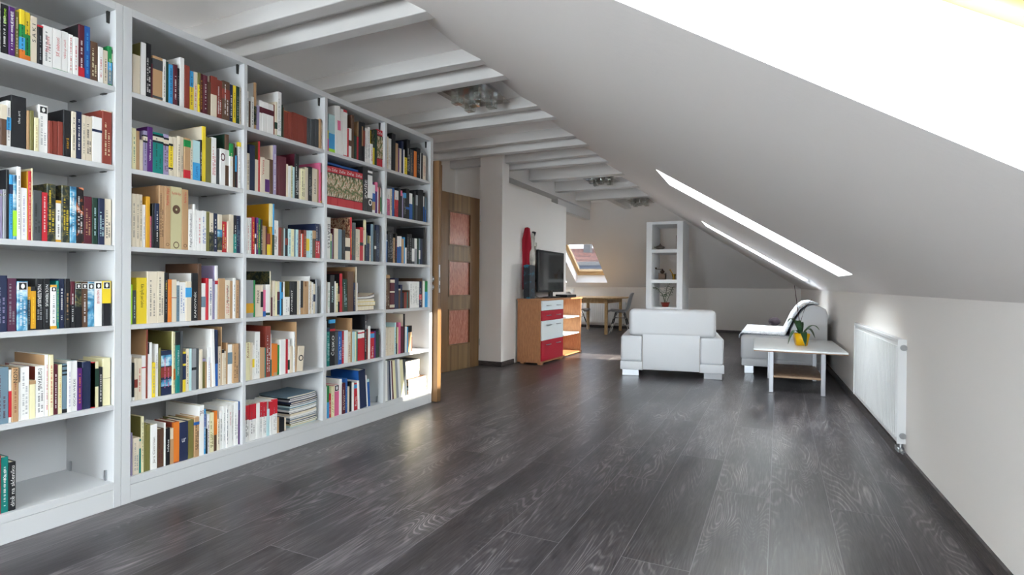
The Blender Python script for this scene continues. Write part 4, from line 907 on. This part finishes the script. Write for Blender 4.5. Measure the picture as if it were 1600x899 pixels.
# ------------------------------------------------------------------ dining corner
TW = noise_mat('birch_wood', [(.3, 'c09a68'), (.7, 'd9b888')], (2, 2, .8), 14, .45)
t = thing('dining_table', 'pale wooden dining table with rounded corners below the far roof window', 'table', (-3.47, 11.55, 0))
b = bmesh.new(); pts = []
hx, hy, r = .58, .78, .22
for cx, cy, a0 in ((hx-r, hy-r, 0), (-hx+r, hy-r, 90), (-hx+r, -hy+r, 180), (hx-r, -hy+r, 270)):
    for k in range(7): a = math.radians(a0+k*15); pts.append((cx+r*math.cos(a), cy+r*math.sin(a)))
prism(b, pts, .722, .745, 'Z'); obj('tabletop', fix(b), TW, t)
for x in (-.4, .34):
    for y in (-.62, .5): 
        b = bmesh.new(); box(b, x-.028, x+.028, y-.028, y+.028, 0, .722, bev=.004); obj('leg', b, TW, t)
b = bmesh.new()
for y in (-.62, .5): box(b, -.372, .312, y-.012, y+.012, .63, .722)
for x in (-.4, .34): box(b, x-.012, x+.012, -.592, .472, .63, .722)
obj('apron', b, TW, t)
SH = mat('grey_white_shell', 'b9bac0', .4)
def make_chair(loc, rotz, label):
    """moulded shell chair on wire legs, faces local +x"""
    t = thing('dining_chair', label, 'chair', loc, rotz, 'moulded shell dining chairs')
    prof = [(.235, .425, .19), (.215, .452, .21), (.15, .452, .225), (.05, .442, .23), (-.06, .44, .23), (-.14, .46, .225), (-.19, .52, .22), (-.215, .60, .215), (-.235, .69, .20), (-.255, .775, .175), (-.275, .825, .13), (-.285, .842, .08)]
    def f(u, v):
        k = min(u*(len(prof)-1), len(prof)-1.001); i = int(k); fr = k-i; a, c = prof[i], prof[i+1]
        x, z, w = [a[j]*(1-fr)+c[j]*fr for j in range(3)]; s = (v-.5)*2
        back = max(0, min(1, (u-.4)/.25))
        return Vector((x+back*.055*s*s, w*math.sin(s*1.35)/math.sin(1.35), z+(1-back)*.035*s*s+(back*.01*s*s)))
    b = grid_surf(bmesh.new(), f, 26, 12); o = obj('shell', b, SH, t, True); m = o.modifiers.new('solid', 'SOLIDIFY'); m.thickness = .009
    o2 = obj('seat_pad', bx(-.1, .16, -.13, .13, .452, .468, bev=.007, seg=3), mat('grey_felt', '83848a', .9), t)
    for sx in (-1, 1):
        for sy in (-1, 1):
            b = bmesh.new(); tube(b, [(sx*.09, sy*.09, .43), (sx*.2, sy*.2, .0)], [.009, .007], 8); lg = obj('leg', b, CHROME, t, True)
            b = bmesh.new(); p0 = Vector((sx*.125, sy*.125, .3)); p1 = Vector((sx*.155, sy*.155, .19)); cyl(b, p0, p1, .0125, .0115, 10); obj('leg_sleeve', b, BLK, lg, True)
    b = bmesh.new()
    for s in (-1, 1):
        tube(b, [(-.12, s*.12, .32), (.12, -s*.12, .32)], .005, 6); tube(b, [(s*.12, -.12, .32), (s*.06, 0, .41), (s*.12, .12, .32)], .005, 6)
    box(b, -.1, .1, -.012, .012, .425, .437); obj('wire_brace', b, CHROME, t, True)
    return t
make_chair((-2.98, 11.45, 0), math.pi+.15, 'grey moulded dining chair at the right side of the wooden table')
make_chair((-3.95, 11.5, 0), -.1, 'grey moulded dining chair half hidden behind the orange shelf unit')
b = bmesh.new(); box(b, -.04, .04, -.02, .0, -.05, .05, bev=.006); box(b, -.028, .028, -.024, -.019, -.02, .02, bev=.002)
o = obj('wall_thermostat', b, RAD, loc=(-4.46, 12.655, .86)); tag(o, 'small white box on the end wall beside the television', 'thermostat')

# ------------------------------------------------------------------ roofs across the street, seen through the far roof window
TILE = bpy.data.materials.new('red_roof_tiles'); TILE.use_nodes = True
nt = TILE.node_tree; bb = nt.nodes['Principled BSDF']; tc = nt.nodes.new('ShaderNodeTexCoord'); mp = nt.nodes.new('ShaderNodeMapping'); mp.inputs['Rotation'].default_value = (0, 0, 0)
br = nt.nodes.new('ShaderNodeTexBrick'); nt.links.new(tc.outputs['Object'], mp.inputs['Vector']); nt.links.new(mp.outputs[0], br.inputs['Vector'])
for k_, v_ in {'Scale': 1, 'Brick Width': .3, 'Row Height': .3, 'Mortar Size': .03}.items(): br.inputs[k_].default_value = v_
br.inputs['Color1'].default_value = lin('6e4638'); br.inputs['Color2'].default_value = lin('7c5244'); br.inputs['Mortar'].default_value = lin('44302a')
nt.links.new(br.outputs['Color'], bb.inputs['Base Color']); bb.inputs['Roughness'].default_value = .8
PLA = mat('house_render', '6a6864', .9); PG = mat('grey_sheet_roof', '4a505a', .6); WN = mat('house_window', '3c5a78', .1)
def house(x0, x1, y0, y1, zb, ze, zr, label, chim, loc, rot=0):
    t = thing('house', label, 'building', loc, rot, 'red-roofed houses across the street')
    obj('walls', bx(x0, x1, y0, y1, zb, ze), PLA, t)
    ym = (y0+y1)/2
    b = bmesh.new()
    for ya, yb in ((y0-.4, ym), (y1+.4, ym)):
        q = [(x0-.3, ya, ze-.1), (x1+.3, ya, ze-.1), (x1+.3, yb, zr), (x0-.3, yb, zr)]
        A = [b.verts.new(p) for p in q]; B = [b.verts.new((p[0], p[1], p[2]+.15)) for p in q]
        b.faces.new(A[::-1]); b.faces.new(B)
        for i in range(4): b.faces.new((A[i], A[(i+1) % 4], B[(i+1) % 4], B[i]))
    obj('roof', fix(b), TILE, t)
    b = bmesh.new()
    for x in (x0, x1-.1): prism(b, [(y0, ze), (y1, ze), (ym, zr)], x, x+.1, 'X')
    obj('gable', fix(b), PLA, t)
    for cx, cy in chim:
        b = bmesh.new(); box(b, cx-.2, cx+.2, cy-.2, cy+.2, ze, zr+.35); box(b, cx-.26, cx+.26, cy-.26, cy+.26, zr+.35, zr+.45); obj('chimney', b, PLA, t)
    for x in (x0+1, x0+2.6, x0+4.2):
        if x+.8 < x1: obj('window', bx(x, x+.8, y0-.03, y0+.02, ze-1.6, ze-.5), WN, t)
    return t
house(-16, -7.2, 29, 35, -6, 1.2, 3.05, 'long red-tiled house seen highest through the far roof window', [(-10.0, 31)], (0, 0, 0))
house(-3, 3, -2, 2, -6, .9, 2.35, 'smaller red-tiled house with its gable turned, seen through the far roof window', [], (-8.2, 24.5, 0), 1.0)
t = thing('dormer_block', 'grey flat-roofed block at the bottom of the view through the far roof window', 'building', (-6.8, 18, 0))
obj('walls', bx(-3.2, 2.2, -1, 2, -6, 1.62), PG, t); obj('roof', bx(-3.3, 2.3, -1.1, 2.1, 1.62, 1.74), PLA, t)
for x in (-2.4, -1.2, 0, 1.2): obj('window', bx(x, x+.5, -1.03, -.98, .9, 1.45), WN, t)

# unseen block added outside the second roof window to keep sun off the floor
b = bmesh.new(); box(b, 1.1, 1.55, 4.25, 5.6, .1, 2.38, bev=.01, seg=1); box(b, 1.06, 1.59, 4.2, 5.65, 2.38, 2.46, bev=.01, seg=1)
o = obj('chimney_stack', b, mat('chimney_render', 'b9b4ac', .9)); tag(o, 'rendered chimney stack on the roof outside', 'chimney')
